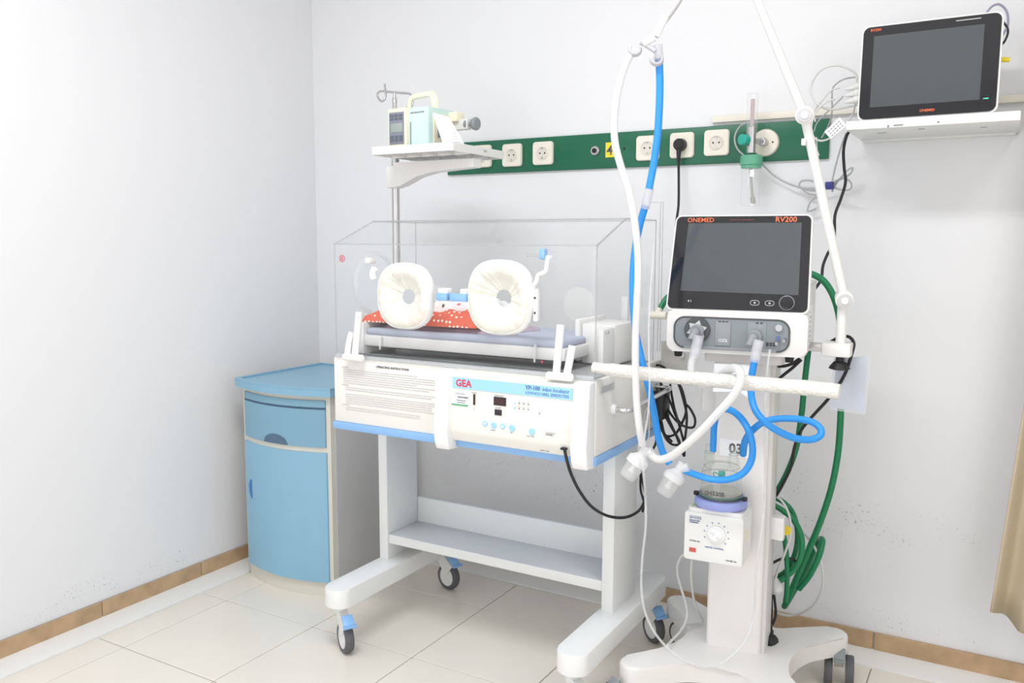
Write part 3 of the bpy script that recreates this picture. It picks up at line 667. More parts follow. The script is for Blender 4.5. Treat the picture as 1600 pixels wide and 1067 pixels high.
def caster(x, y, z, yaw, parent, pedal=BLUEB, R=.047, twin=False, shell=WHITEP):
    """swivel caster hanging from (x, y, z); the wheel trails along yaw"""
    D = V(cos(yaw), sin(yaw), 0); A = V(-sin(yaw), cos(yaw), 0); c = V(x, y, 0)+D*.034+V(0, 0, R); top = V(x, y, z)
    ca = MB(); ca.cyl(top-V(0, 0, .016), top, .026, n=20, bev=.003); ca.cyl(top-V(0, 0, .03), top-V(0, 0, .014), .018, n=16)
    rot = Matrix((D, A, V(0, 0, 1))).transposed()
    pts = [top-V(0, 0, .024)-D*.022, top-V(0, 0, .024)+D*.024, c+D*.030+V(0, 0, R*.95), c+D*.004+V(0, 0, R*.2), c-D*.012+V(0, 0, R*.1)]
    wd = .024 if not twin else .022
    ca.prism([p-A*wd*.55 for p in pts], A*wd*1.1)
    co = obj('caster', ca, shell, parent)
    for s_ in ((0,) if not twin else (-1, 1)):
        w = MB(); cc = c+A*s_*.028; hw = .013 if not twin else .011
        if not twin:
            w.lathe([(R*.70, -hw), (R*.93, -hw), (R, -hw*.6), (R, hw*.6), (R*.93, hw), (R*.70, hw)], cc, A, 32); wo = obj('wheel', w, TYRE, co)
            h = MB(); h.lathe([(0, -hw*.8), (R*.7, -hw*.8), (R*.72, -hw*.95), (R*.72, hw*.95), (R*.7, hw*.8), (0, hw*.8)], cc, A, 32); obj('hub', h, WHITEP, wo)
        else:
            w.lathe([(R*.82, -hw), (R*.95, -hw), (R, -hw*.6), (R, hw*.6), (R*.95, hw), (R*.82, hw)], cc, A, 32); wo = obj('wheel', w, TYRE, co)
            h = MB(); h.lathe([(0, -hw), (R*.82, -hw), (R*.82, hw), (0, hw)], cc, A, 32); obj('hub', h, shell, wo)
    pd = MB(); pc = c+D*.026+V(0, 0, R*1.30)
    tilt = rot @ Matrix.Rotation(radians(38), 3, 'Y')
    pd.box(pc, (.036, .034 if not twin else .03, .010), .003, tilt); pd.box(pc+D*.018-V(0, 0, .012), (.012, .042 if not twin else .032, .008), .002, rot)
    obj('brake_pedal', pd, pedal, co)
    return co
YW = radians(-62)
caster(.816, -.805, .146, radians(-30), inc); caster(1.605, -.810, .146, radians(-30), inc)
caster(.812, -.262, .146, radians(-12), inc); caster(1.600, -.262, .146, radians(-36), inc)
# chrome handle and bracket on the right end
h = MB(); h.sweep([(XR, -.700, .812), (1.690, -.698, .812), (1.704, -.682, .814), (1.706, -.64, .818), (1.706, -.44, .826), (1.704, -.405, .827), (1.69, -.395, .827), (XR, -.395, .827)], .0062, 12)
ch = obj('side_handle', h, CHROME, inc)
s = MB(); s.cyl((XR, -.700, .812), (XR+.012, -.700, .812), .015, .012, n=18, bev=.002); obj('handle_collar', s, CLEANW, ch)
obj('rating_label', MB().b2((XR+.0004, -.775, .862), (XR+.0014, -.690, .882)), mat('label_grey', (.75, .75, .74), .5), inc)
s = MB(); [s.b2((XR+.0014, -.77, .866+.004*i), (XR+.002, -.71+.01*(i % 2), .8672+.004*i)) for i in range(4)]; obj('label_print', s, PRINTG, inc)
bk = obj('rear_bracket', MB().b2((1.655, -.352, .86), (1.745, -.344, .955), .002), mat('bracket_grey', (.62, .60, .57), .4), inc)
s = MB(); [s.cyl((1.705+.014*i, -.352, .942+.004*i), (1.705+.014*i, -.358, .942+.004*i), .0045, n=12) for i in range(2)]; s.cyl((1.722, -.352, .918), (1.722, -.36, .918), .007, n=12); obj('screw', s, CHROME, bk)
obj('socket_housing', MB().b2((1.655, -.42, .735), (1.69, -.36, .815), .003), BLACK, inc)
obj('cord_guide', MB().sweep([(1.657, -.50, .715), (1.668, -.50, .70), (1.668, -.50, .77), (1.668, -.47, .775), (1.668, -.47, .69), (1.657, -.47, .685)], .0025, 8), CHROME, inc)

# wrapped arm bar
wb = MB(); P_ = [(1.646, -.80, .934), (1.70, -.80, .930), (1.78, -.80, .928), (1.90, -.80, .927), (2.05, -.80, .927), (2.17, -.80, .927), (2.222, -.80, .925)]
rn = random.Random(5); W_ = [rn.uniform(.975, 1.03) for _ in range(60)]
wb.sweep(P_, lambda t: (.013 if t < .04 else .0170)*(W_[int(t*59)]*(1-.15*0)), 20, step=.02)
tag(obj('wrapped_bar', wb, WRAP), 'long round bar wrapped in shiny white plastic sticking out right from the incubator', 'bar')

# bedding
mm = MB()
def mtop(u, v):
    x = .872+.650*u; y = -.728+.290*v; return (x, y, .978+.003*sin(9*u+4*v)+.002*sin(23*v+5*u))
rows = mm.grid(mtop, 30, 14)
mat_m = MB(); mat_m.b2((.870, -.732, .963), (1.526, -.436, .984), .009, 3); mm.bm.free()
tag(obj('mattress', mat_m, MATT), 'thin blue grey mattress on the tray inside the incubator hood', 'mattress')
def cloth(name, cx, cy, lx, ly, z0, h, m, label, cat, seed=1, sag=0.0, rot=0.0, mounds=3):
    rnd = random.Random(seed); ph = [rnd.uniform(0, 6.28) for _ in range(8)]
    mb = MB(); n1, n2 = 44, 24
    def f(u, v, top=True):
        ex = min(1, min(u, 1-u)*7); ey = min(1, min(v, 1-v)*5)
        e_ = max(0.0, min(ex, ey))**.5
        w = .5+.22*sin(5*u+ph[0])+.16*sin(11*v+6*u+ph[1])+.12*sin(19*u+ph[2]-5*v)+.1*sin(13*v+ph[3])+.13*sin(41*u+3*sin(7*v))*(1-abs(2*v-1)*.3)
        x = cx+(u-.5)*lx*(1+.05*sin(9*v+ph[4])); y = cy+(v-.5)*ly*(1+.07*sin(8*u+ph[5])); z = z0+h*e_*(.45+.55*w) if top else z0+.001
        return (x, y, z-sag*u)
    mb.grid(lambda u, v: f(u, v), n1, n2); mb.grid(lambda u, v: f(u, v, False), n1, n2)
    bmesh.ops.remove_doubles(mb.bm, verts=list(mb.bm.verts), dist=.0008)
    return tag(obj(name, mb, m, angle=80), label, cat)
cloth('folded_cloth', 1.13, -.60, .42, .20, .984, .022, STRIPEC, 'folded mauve cloth lying flat under the red dotted blanket', 'cloth', 4)
cloth('red_blanket', 1.045, -.630, .40, .185, 1.000, .050, REDDOT, 'crumpled red blanket with white dots behind the left port', 'blanket', 9)
cloth('printed_blanket', 1.135, -.575, .27, .12, 1.020, .066, PRINTC, 'white printed baby cloth bundled on top of the red blanket', 'cloth', 12)

# ================================================================== drip pole with tray
PX_, PY_ = .772, -.455
po = thing('iv_pole', 'slim steel drip pole with curled hook and white tray left of the incubator', 'pole', (PX_, PY_, .5))
obj('pole', MB().cyl((PX_, PY_, .62), (PX_, PY_, 1.56), .0125, n=16), STEEL, po)
obj('upper_pole', MB().cyl((PX_, PY_, 1.56), (PX_, PY_, 1.700), .0072, n=12).cyl((PX_, PY_, 1.64), (PX_, PY_, 1.652), .0085, n=12).lathe([(.0085, 0), (.0055, .016), (.004, .03)], (PX_, PY_, 1.685), (0, 0, 1), 12), STEEL, po)
hk = MB(); hz = 1.716
hk.sweep([(PX_-.040, PY_, hz+.030), (PX_-.037, PY_, hz+.010), (PX_-.036, PY_, hz-.006), (PX_-.042, PY_, hz-.020), (PX_-.056, PY_, hz-.023), (PX_-.068, PY_, hz-.010), (PX_-.070, PY_, hz+.002), (PX_-.058, PY_, hz+.008), (PX_-.035, PY_, hz+.006), (PX_, PY_, hz), (PX_+.045, PY_, hz-.006), (PX_+.062, PY_, hz-.010), (PX_+.070, PY_, hz-.022), (PX_+.070, PY_, hz-.045), (PX_+.060, PY_, hz-.056), (PX_+.047, PY_, hz-.050)], .0034, 8)
obj('hook', hk, STEEL, po)
obj('rear_hook', MB().sweep([(PX_+.055, PY_+.03, hz+.018), (PX_+.054, PY_+.03, hz-.03), (PX_+.047, PY_+.02, hz-.04)], .0018, 6), CAPC, po)
obj('pole_clamp', MB().b2((PX_-.022, PY_-.024, 1.412), (PX_+.022, PY_+.024, 1.482), .006).b2((PX_-.026, PY_-.012, 1.43), (PX_-.020, PY_+.012, 1.465), .002), WHITE, po)
arm = MB(); prof = [(PX_+.01, 1.492), (PX_+.01, 1.415), (PX_+.035, 1.418), (PX_+.06, 1.428), (PX_+.10, 1.445), (PX_+.16, 1.457), (PX_+.24, 1.462), (PX_+.315, 1.466), (PX_+.315, 1.492)]
arm.prism([(x, PY_-.022, z) for x, z in prof], (0, .044, 0)); obj('tray_arm', arm, WHITE, po)
TX0, TX1, TY0, TY1, TZ = .792, 1.095, -.605, -.300, 1.512
tr_ = MB(); tr_.prism([(x, y, TZ) for x, y in rrect(TX1-TX0-.008, TY1-TY0-.008, .010, 4, (TX0+TX1)/2, (TY0+TY1)/2)], (0, 0, .004))
rimo = rrect(TX1-TX0, TY1-TY0, .012, 4, (TX0+TX1)/2, (TY0+TY1)/2); rimi = rrect(TX1-TX0-.010, TY1-TY0-.010, .010, 4, (TX0+TX1)/2, (TY0+TY1)/2)
N = len(rimo)
for k in range(N):
    a, b, c, d = rimo[k], rimo[(k+1) % N], rimi[(k+1) % N], rimi[k]
    tr_.prism([(a[0], a[1], TZ-.008), (b[0], b[1], TZ-.008), (c[0], c[1], TZ-.008), (d[0], d[1], TZ-.008)], (0, 0, .024))
to = obj('tray', tr_, WHITE, po)
for k in range(4):
    x = TX0+.06+.06*k; obj('rib', MB().b2((x, TY0+.004, TZ-.010), (x+.003, TY1-.004, TZ+.001)), WHITE, to)
for k in range(2):
    y = TY0+.10+.10*k; obj('rib', MB().b2((TX0+.004, y, TZ-.010), (TX1-.004, y+.003, TZ+.001)), WHITE, to)
text('TRAY', .008, (TX1+.0004, -.43, TZ+.003), (0, 1, 0), (0, 0, 1), PRINTG, to)

# infusion pump
PB = TZ+.0045
ip = thing('infusion_pump', 'mint and pale yellow infusion pump standing on the pole tray', 'infusion pump', (.88, -.44, PB), radians(-4))
L = dict(local=True)
pm = MB(); pm.prism([(x, y, 0.0) for x, y in rrect(.148, .150, .010, 4)], (0, 0, .135)); obj('casing', pm, MINT, ip, **L)
fp = obj('front_panel', MB().b2((-.078, -.088, 0), (-.002, -.070, .137), .004), CREAM, ip, **L)
obj('side_cover', MB().b2((.066, -.050, .0), (.080, .060, .118), .003), mat('pump_side_cream', (.80, .74, .60), .4), ip, **L)
obj('keypad', MB().b2((-.070, -.0905, .026), (-.010, -.087, .124), .001), PUMPG, fp, **L)
obj('screen', MB().b2((-.063, -.0920, .062), (-.014, -.0895, .090), .001), PUMPL, fp, **L)
s = MB()
for r in range(2):
    for c in range(3): s.b2((-.066+.019*c, -.0915, .100+.010*r), (-.052+.019*c, -.0900, .107+.010*r))
for c in range(3): s.b2((-.066+.019*c, -.0915, .034), (-.052+.019*c, -.0900, .052))
obj('key', s, mat('pump_key', (.13, .14, .18), .5), fp, **L)
for x, m_ in ((-.063, PRINT), (-.048, PAPER), (-.030, YELLOW), (-.016, GREENC)):
    obj('button', MB().b2((x-.005, -.0915, .008), (x+.005, -.087, .020), .001), m_, fp, **L)
obj('slot', MB().b2((.004, -.0765, .012), (.008, -.0745, .092)), GREYK, ip, **L)
text('INFUSION PUMP', .0075, (.006, -.0758, .117), (1, 0, 0), (0, 0, 1), GREYK, ip, **L)
obj('vent_strip', MB().b2((.010, -.0765, .004), (.055, -.0745, .009)), GREYK, ip, **L)
hd = MB(); hd.sweep([(-.045, -.02, .130), (-.045, -.02, .160), (-.036, -.02, .175), (-.015, -.02, .180), (.030, -.02, .182), (.048, -.02, .178), (.058, -.02, .160), (.060, -.02, .130)], .0085, 10, flat=1.3); obj('carry_handle', hd, CREAM, ip, **L)
obj('rear_block', MB().b2((.040, .03, .100), (.105, .072, .130), .004), CREAM, ip, **L)
cl = obj('pole_grip', MB().b2((.070, .045, .075), (.135, .070, .108), .004), mat('grip_white', (.75, .75, .72), .4), ip, **L)
k_ = MB(); k_.cyl((.128, .0575, .091), (.150, .0575, .091), .006, n=12); k_.cyl((.122, .0575, .091), (.130, .0575, .091), .017, n=8); k_.lathe([(0, 0), (.008, 0), (.019, .010), (.021, .018), (.018, .024), (0, .026)], (.142, .0575, .091), (1, 0, 0), 18); obj('clamp_knob', k_, GREYK, cl, **L)
obj('side_mark', MB().b2((.080, -.035, .045), (.0815, -.005, .070)), GREYK, ip, **L)
pp = MB(); a, b, c, d = [(0.9891, -0.5500, 1.6251), (1.0154, -0.5000, 1.6163), (1.0559, -0.4700, 1.5291), (1.0374, -0.5600, 1.5216)]
a, b, c, d = Vector(a), Vector(b), Vector(c), Vector(d); nn = (b-a).cross(d-a).normalized()*.0012
pp.prism([a, b, c, d], nn)
pco = thing('paper_card', 'white printed paper card leaning against the right side of the infusion pump', 'paper', tuple(d))
pso = obj('paper_sheet', pp, PAPER, pco)
s = MB(); 
for i in range(9):
    t = .12+.09*i; p0 = a+(d-a)*t; p1 = b+(c-b)*t; u = p1-p0
    if nn.y > 0: nn = -nn
    for s0, s1 in ((.12, .5), (.55, .85)):
        q0, q1 = p0+u*s0, p0+u*s1; dz = (d-a)*.015
        s.prism([q0+nn*.9, q1+nn*.9, q1+dz+nn*.9, q0+dz+nn*.9], nn*.2)
obj('printing', s, mat('faint_print', (.70, .71, .76), .6), pso)

# ================================================================== shelf and patient monitor
sh = thing('wall_shelf', 'white wall shelf at the upper right carrying the monitor', 'shelf', (2.32, 0, 1.545))
obj('shelf_board', MB().b2((2.124, -.28, 1.534), (2.520, 0, 1.557), .002), WHITEP, sh)
obj('wall_batten', MB().b2((2.132, -.03, 1.528), (2.512, -.0, 1.5345), .001), WHITEP, sh)
s = MB(); s.b2((2.24, -.2815, 1.538), (2.262, -.2795, 1.541)); s.b2((2.225, -.2815, 1.535), (2.229, -.2795, 1.541)); s.b2((2.34, -.2815, 1.539), (2.345, -.2795, 1.543)); s.box((2.30, -.22, 1.5335), (.015, .006, .0012)); s.box((2.20, -.18, 1.5335), (.02, .004, .0012)); s.box((2.44, -.18, 1.5335), (.015, .004, .0012))
obj('chip_mark', s, GREYK, sh)
mo = thing('patient_monitor', 'large black screened patient monitor on the wall shelf', 'monitor', (2.309, -.252, 1.557), radians(-1))
tl = radians(4)
def mt_(x, y, z): return (x, y+z*math.tan(tl), z)
mw, mh = .322, .244
def tilt_prism(outl, y0_, th, par, name, m, bev=0):
    s = MB(); s.prism([mt_(x, y0_, z) for x, z in outl], (0, th, 0))
    if bev: bmesh.ops.bevel(s.bm, geom=[e2 for e2 in s.bm.edges if abs((e2.verts[0].co-e2.verts[1].co).y) < th*.5], offset=bev, segments=2, profile=.5, affect='EDGES')
    return obj(name, s, m, par, **L)
hs = tilt_prism(rrect(mw, mh, .018, 6, 0, mh/2), -.012, .022, mo, 'housing', mat('monitor_white', (.86, .86, .84), .35))
tilt_prism(rrect(mw-.03, mh-.03, .02, 5, 0, mh/2), .008, .085, mo, 'rear_housing', WHITE)
obj('base', MB().b2((-.13, -.004, 0), (.14, .09, .02), .004), WHITE, mo, **L)
tilt_prism(rrect(mw-.008, mh-.008, .016, 6, 0, mh/2), -.0145, .004, hs, 'bezel', BLACKG)
tilt_prism(rrect(.252, .182, .001, 1, -.005, .125), -.0150, .002, hs, 'screen', LCD)
text('ONEMED', .0085, mt_(-.012, -.0162, .014), (1, 0, 0), (0, tl, 1), ORANGE, hs, local=True, bold=.02)
text('RV200', .0095, mt_(-.140, -.0162, .228), (1, 0, 0), (0, tl, 1), ORANGE, hs, local=True, bold=.01)
s = MB(); s.b2((.132, -.0152, .0345), (.140, -.0140, .0365)); s.b2((.129, -.0152, .0345), (.1305, -.0140, .0365)); obj('indicator', s, LEDG, hs, **L)
s = MB(); s.box(mt_(.085, -.0158, .231), (.055, .001, .002)); obj('alarm_bar', s, mat('alarm_bar_grey', (.6, .6, .62), .4), hs, **L)
obj('side_connector', MB().cyl((.155, .04, .135), (.178, .04, .132), .006, n=10), YELLOW, mo, **L)
for z, y in ((.093, .015), (.075, .01), (.058, .008)):
    obj('plug', MB().cyl((-.150, y, z+.005), (-.176, y-.004, z), .011, .010, 12, .002).cyl((-.176, y-.004, z), (-.196, y-.008, z-.004), .0085, .0035, 12), CABLEW, mo, **L)
lc = thing('monitor_leads', 'loop of pale grey patient leads plugged into the left of the monitor', 'cable', (2.10, -.15, 1.60))
obj('lead', MB().sweep([(2.1487, -0.2100, 1.5883), (2.1347, -0.2100, 1.6479), (2.1314, -0.2000, 1.6865), (2.1094, -0.2000, 1.7069), (2.0761, -0.2000, 1.7185), (2.0383, -0.2000, 1.7086), (2.0142, -0.1900, 1.6747), (2.0172, -0.1900, 1.6435), (2.0371, -0.1900, 1.6161), (2.0695, -0.1800, 1.6047), (2.1337, -0.1700, 1.6133)], .0032, 8)
    .sweep([(2.0784, -0.1900, 1.6301), (2.0555, -0.2000, 1.6219), (2.0313, -0.2000, 1.5980), (2.0209, -0.2000, 1.5641), (2.0255, -0.2000, 1.5344), (2.0465, -0.2000, 1.5194), (2.0781, -0.2100, 1.5269), (2.1097, -0.2100, 1.5573), (2.1280, -0.2100, 1.5848), (2.1315, -0.2000, 1.6161), (2.1292, -0.1900, 1.6682)], .0028, 8)
    .sweep([(2.0869, -0.1800, 1.6615), (2.0639, -0.1800, 1.6549), (2.0415, -0.1800, 1.6292), (2.0222, -0.1800, 1.6012), (2.0268, -0.1800, 1.5748)], .0025, 8), CABLEW, lc)
obj('dark_lead', MB().sweep([(2.1286, -0.1600, 1.6899), (2.0925, -0.1600, 1.6863), (2.0666, -0.1600, 1.6680), (2.0643, -0.1600, 1.6440), (2.0644, -0.1500, 1.6020), (2.0538, -0.1300, 1.5702), (2.0307, -0.1000, 1.5393)], .0022, 8)
    .sweep([(2.0962, -0.1700, 1.6400), (2.0642, -0.1700, 1.6081), (2.0298, -0.1600, 1.5770), (2.0166, -0.1400, 1.5537)], .0020, 8), CABLEG, lc)
tg = MB(); q = [Vector(p) for p in [(2.0982, -0.2250, 1.5765), (2.1171, -0.2250, 1.5534), (2.0777, -0.2250, 1.5202), (2.0602, -0.2250, 1.5400)]]
tg.prism(q, (0, .001, 0)); tgo = obj('paper_tag', tg, PAPER, lc)
s = MB(); e1 = (q[3]-q[0]); e2_ = (q[1]-q[0])
for i in range(3):
    for j in range(5):
        p0 = q[0]+e1*(.12+.16*j)+e2_*(.22+.25*i); s.prism([p0, p0+e1*.10, p0+e1*.10+e2_*.06, p0+e2_*.06], (0, -.0004, 0))
obj('tag_print', s, PRINT, tgo)
obj('tag_string', MB().sweep([(2.0378, -0.2100, 1.5292), (2.0392, -0.2000, 1.4937), (2.0449, -0.2000, 1.4796), (2.0372, -0.2000, 1.4990)], .0012, 6), CABLEW, lc)
rc = thing('rear_cables', 'violet and grey cables curling out behind the right side of the monitor', 'cable', (2.47, -.10, 1.72))
obj('cable_run', MB().sweep([(2.4261, -0.1400, 1.8218), (2.4387, -0.1200, 1.8436), (2.4554, -0.1100, 1.8485), (2.4721, -0.1000, 1.8312), (2.4769, -0.1000, 1.7990), (2.4686, -0.1200, 1.7736), (2.4533, -0.1400, 1.7492)], .0030, 8), mat('violet_cable', (.36, .34, .46), .5), rc)
obj('dark_cable', MB().sweep([(2.4522, -0.1300, 1.8113), (2.4668, -0.1100, 1.8028), (2.4781, -0.1100, 1.7809), (2.4727, -0.1200, 1.7542), (2.4598, -0.1400, 1.7359)], .0028, 8), BLACK, rc)
bc = thing('black_wall_cord', 'black cord hanging from the left end of the wall shelf', 'cord', (2.12, -.1, 1.53))
obj('cord_run', MB().sweep([(2.1156, -0.1400, 1.5512), (2.1062, -0.1500, 1.5350), (2.0997, -0.1500, 1.4953), (2.1019, -0.1400, 1.4487), (2.1072, -0.1400, 1.4080), (2.0973, -0.1400, 1.3640), (2.0856, -0.1500, 1.3194), (2.0893, -0.1700, 1.2745), (2.0945, -0.2000, 1.2355), (2.0838, -0.2200, 1.2127), (2.0755, -0.2400, 1.1778), (2.0757, -0.2600, 1.1417), (2.0622, -0.2800, 1.1142), (2.0384, -0.3000, 1.0970)], .0042, 8), BLACK, bc)
gc2 = thing('grey_shelf_cable', 'thin grey cable dropping from the shelf end to the navy clip', 'cable', (2.1, -.1, 1.5))
obj('cable_run', MB().sweep([(2.0993, -0.1200, 1.5456), (2.0841, -0.1000, 1.5096), (2.0677, -0.0800, 1.4545), (2.0591, -0.0700, 1.4137)], .0024, 8), CABLEG, gc2)

# ================================================================== ventilator cart
ca = thing('ventilator_cart', 'white ventilator cart with a square column and four-legged castored base', 'cart', (1.935, -.47, 0))
BCX, BCY = 1.935, -.465
tips = [(1.705, -.720), (2.165, -.725), (2.175, -.225), (1.675, -.235)]
out = []
for i, (tx, ty) in enumerate(tips):
    d = V(tx-BCX, ty-BCY, 0); a0 = math.atan2(d.y, d.x); ln = d.length; w = .040; dn = d.normalized(); sd = V(-dn.y, dn.x, 0)
    base = V(BCX, BCY, 0)
    for q in (.62,): out.append(base+dn*ln*q-sd*w*1.15)
    for k in range(9):
        a = -pi/2+pi*k/8; out.append(base+dn*(ln-.03+.034*cos(a))+sd*w*.95*sin(a))
    out.append(base+dn*ln*.62+sd*w*1.15)
    # concave web to the next leg
    tx2, ty2 = tips[(i+1) % 4]; d2 = V(tx2-BCX, ty2-BCY, 0).normalized(); mid = (dn+d2).normalized()
    gap = math.acos(max(-1, min(1, dn.dot(d2)))); rr = .135 if gap > 1.6 else .120
    pA = base+dn*ln*.62+sd*w*1.15; pB = base+d2*V(tx2-BCX, ty2-BCY, 0).length*.62-V(-d2.y, d2.x, 0)*w*1.15; pM = base+mid*rr*.85
    for k in range(1, 8):
        t = k/8; out.append(pA*(1-t)**2+pM*2*t*(1-t)+pB*t*t)
bs = MB(); bs.prism([(p.x, p.y, .092) for p in out], (0, 0, .052))
bmesh.ops.bevel(bs.bm, geom=[e2 for e2 in bs.bm.edges if abs(e2.verts[0].co.z-.144) < 1e-4 and abs(e2.verts[1].co.z-.144) < 1e-4], offset=.008, segments=3, profile=.5, affect='EDGES')
obj('base', bs, VENT, ca)
Rz = Matrix.Rotation(radians(4), 3, 'Z'); CC = V(1.929, -.437, 0)
def cpt(x, y, z): p = Rz @ V(x, y, 0); return (CC.x+p.x, CC.y+p.y, z)
def cprism(lst, z0, z1, m, name, par, bev=0):
    s = MB(); s.prism([cpt(x, y, z0) for x, y in lst], (0, 0, z1-z0))
    return obj(name, s, m, par)
cprism(rrect(.146, .110, .012, 4, -.002, -.006), .142, .930, VENT, 'column', ca)
cprism(rrect(.012, .090, .003, 2, .076, -.004), .142, .930, mat('column_side', (.70, .69, .68), .4), 'column_rail', ca)
cprism(rrect(.20, .16, .02, 4, 0, 0), .930, .958, VENT, 'top_mount', ca)
cprism(rrect(.05, .03, .006, 3, -.085, -.03), .79, .875, VENT, 'side_mount', ca)
cprism(rrect(.036, .03, .003, 3, .095, .0), .452, .512, WHITE, 'cord_bracket', ca)
nb = MB(); nb.box(cpt(-.012, -.0618, .700), (.082, .0012, .046), 0, Rz); nbo = obj('number_sheet', nb, PAPER, ca)
text('03', .036, cpt(-.028, -.0628, .688), (cos(radians(4)), sin(radians(4)), 0), (0, 0, 1), PRINT, nbo, bold=.03)
caster(2.165, -.225, .095, radians(-80), ca, GREYK, .043, True, mat('caster_cream', (.80, .78, .72), .4))
caster(1.715, -.70, .095, radians(-110), ca, GREYK, .043, True, WHITEP)
caster(2.150, -.71, .095, radians(-60), ca, GREYK, .043, True, WHITEP)
caster(1.690, -.235, .095, radians(-15), ca, GREYK, .043, True, WHITEP)
nt_ = MB(); q = [Vector(p) for p in [(1.8886, -0.6000, 0.9362), (1.9844, -0.5850, 0.9383), (1.9878, -0.5850, 0.8450), (1.9542, -0.6000, 0.8701), (1.8906, -0.6100, 0.8657)]]
nt_.prism(q, (0, .001, 0)); tag(obj('folded_note', nt_, PAPER), 'blank white paper folded over the column top under the ventilator', 'paper')

# ventilator head
YH = .12; HC = (1.942, -.612, .965)
ve = thing('ventilator', 'white ventilator with tilted black screen and grey port bay on the cart', 'ventilator', HC, YH)
hw = .170
bd = MB(); bd.prism([(x, 0, z) for x, z in rrect(2*hw, .106, .014, 5, 0, .053)], (0, .055, 0)); bmesh.ops.bevel(bd.bm, geom=[e2 for e2 in bd.bm.edges if abs(e2.verts[0].co.y) < 1e-4 and abs(e2.verts[1].co.y) < 1e-4], offset=.006, segments=3, profile=.5, affect='EDGES')
vb = obj('lower_housing', bd, VENT, ve, **L)
bd = MB(); bd.prism([(y, 0, 0) for y in ()] or [(-hw+.004, .05, .004), (-hw+.004, .05, .15), (-hw+.004, .10, .165), (-hw+.004, .29, .175), (-hw+.004, .29, .004)], (2*hw-.008, 0, 0)); obj('rear_housing', bd, VENT, ve, **L)
obj('side_label', MB().b2((hw-.0035, .07, .02), (hw-.0020, .19, .12)), PAPER, ve, **L)
s = MB(); [s.b2((hw-.0022, .08, .03+.012*i), (hw-.0014, .10+.01*(i % 3), .034+.012*i)) for i in range(7)]; obj('side_print', s, PRINTG, ve, **L)
TI = radians(17)
def dp(x, y, z): # display frame: x right, y depth, z up the screen
    return (x, .004+y*cos(TI)+z*sin(TI), .104-y*sin(TI)+z*cos(TI))
DN = Vector((0, -cos(TI), sin(TI))); DU = Vector((0, sin(TI), cos(TI)))
def dprism(outl, y0_, th, name, m, par):
    s = MB(); a = [dp(x, y0_, z) for x, z in outl]; s.prism(a, -DN*th); return obj(name, s, m, par, **L)
def trap(w0, w1, h, r, y=0, zc=0):
    """rounded outline, bottom width w0, top width w1"""
    return [(x*(w0/2+(w1/2-w0/2)*((z)/h))/(w0/2), z+zc) for x, z in rrect(w0, h, r, 6, 0, h/2)]
DH = .250
dsp = dprism([(x-.002, z) for x, z in trap(.346, .336, DH, .016)], -.004, .034, 'display', mat('display_shell', (.86, .86, .84), .35), ve)
dprism([(x, z+.004) for x, z in [(x-.002, z) for x, z in trap(.338, .328, DH-.008, .013)]], -.0062, .004, 'bezel', BLACKG, dsp)
dprism([(x*.97-.001, z) for x, z in ((-.144, .050), (.150, .046), (.146, .228), (-.139, .228))], -.0068, .002, 'screen', LCD, dsp)
text('ONEMED', .0165, dp(-.139, -.0072, .2305), (1, 0, 0), DU, ORANGE, dsp, local=True, bold=.006)
text('RV200', .0190, dp(.078, -.0072, .2300), (1, 0, 0), DU, ORANGE, dsp, local=True, bold=.012)
s = MB(); [s.box(dp(-.030+.006*i, -.0068, .236), (.004, .0008, .0025)) for i in range(10)]; obj('faint_print', s, mat('dark_red', (.22, .06, .06), .4), dsp, **L)
kn = MB(); kn.lathe([(.0135, 0), (.0165, 0), (.0165, .004), (.0150, .009), (.0125, .0095), (0, .0095)], dp(.119, -.006, .026), DN, 32); obj('knob', kn, BLACKG, dsp, **L)
kr = MB(); kr.lathe([(.0158, 0), (.0182, 0), (.0182, .0025), (.0165, .0025)], dp(.119, -.006, .026), DN, 32); obj('knob_ring', kr, GREYP, dsp, **L)
for x in (.044, .079):
    s = MB(); o_ = rrect(.022, .013, .0062, 5, x, .024); i_ = rrect(.0196, .0106, .0052, 5, x, .024)
    for k in range(len(o_)):
        k2 = (k+1) % len(o_); s.prism([dp(o_[k][0], -.0064, o_[k][1]), dp(o_[k2][0], -.0064, o_[k2][1]), dp(i_[k2][0], -.0064, i_[k2][1]), dp(i_[k][0], -.0064, i_[k][1])], DN*.0008)
    s.box(dp(x, -.0068, .024), (.005, .0008, .004)); obj('key_outline', s, mat('key_grey', (.5, .5, .5), .4), dsp, **L)
s = MB(); s.box(dp(-.118, -.0066, .024), (.0025, .0008, .004)); s.box(dp(-.112, -.0066, .024), (.001, .0008, .005)); obj('status_light', s, PAPER, dsp, **L)
# port bay
bay = MB(); outl = rrect(.283, .081, .028, 7, -.011, .050)
a = [bay.bm.verts.new((x, -.0008, z)) for x, z in outl]; b = [bay.bm.verts.new((x*.985, .004, (z-.05)*.95+.05)) for x, z in outl]
bay.bm.faces.new(b)
for k in range(len(a)): bay.bm.faces.new([a[k], a[(k+1) % len(a)], b[(k+1) % len(a)], b[k]])
byo = obj('port_bay', MB().prism([(x, -.0025, z) for x, z in outl], (0, .004, 0)), GREYR, vb, **L)
s = MB(); o_ = outl; i_ = rrect(.275, .073, .025, 7, -.011, .050)
for k in range(len(o_)):
    k2 = (k+1) % len(o_); s.prism([(o_[k][0], -.0035, o_[k][1]), (o_[k2][0], -.0035, o_[k2][1]), (i_[k2][0], -.0035, i_[k2][1]), (i_[k][0], -.0035, i_[k][1])], (0, .003, 0))
obj('bay_rim', s, GREYD, byo, **L)
obj('bay_step', MB().b2((-.125, -.0060, .010), (.10, -.0025, .017), .001), GREYP, byo, **L)
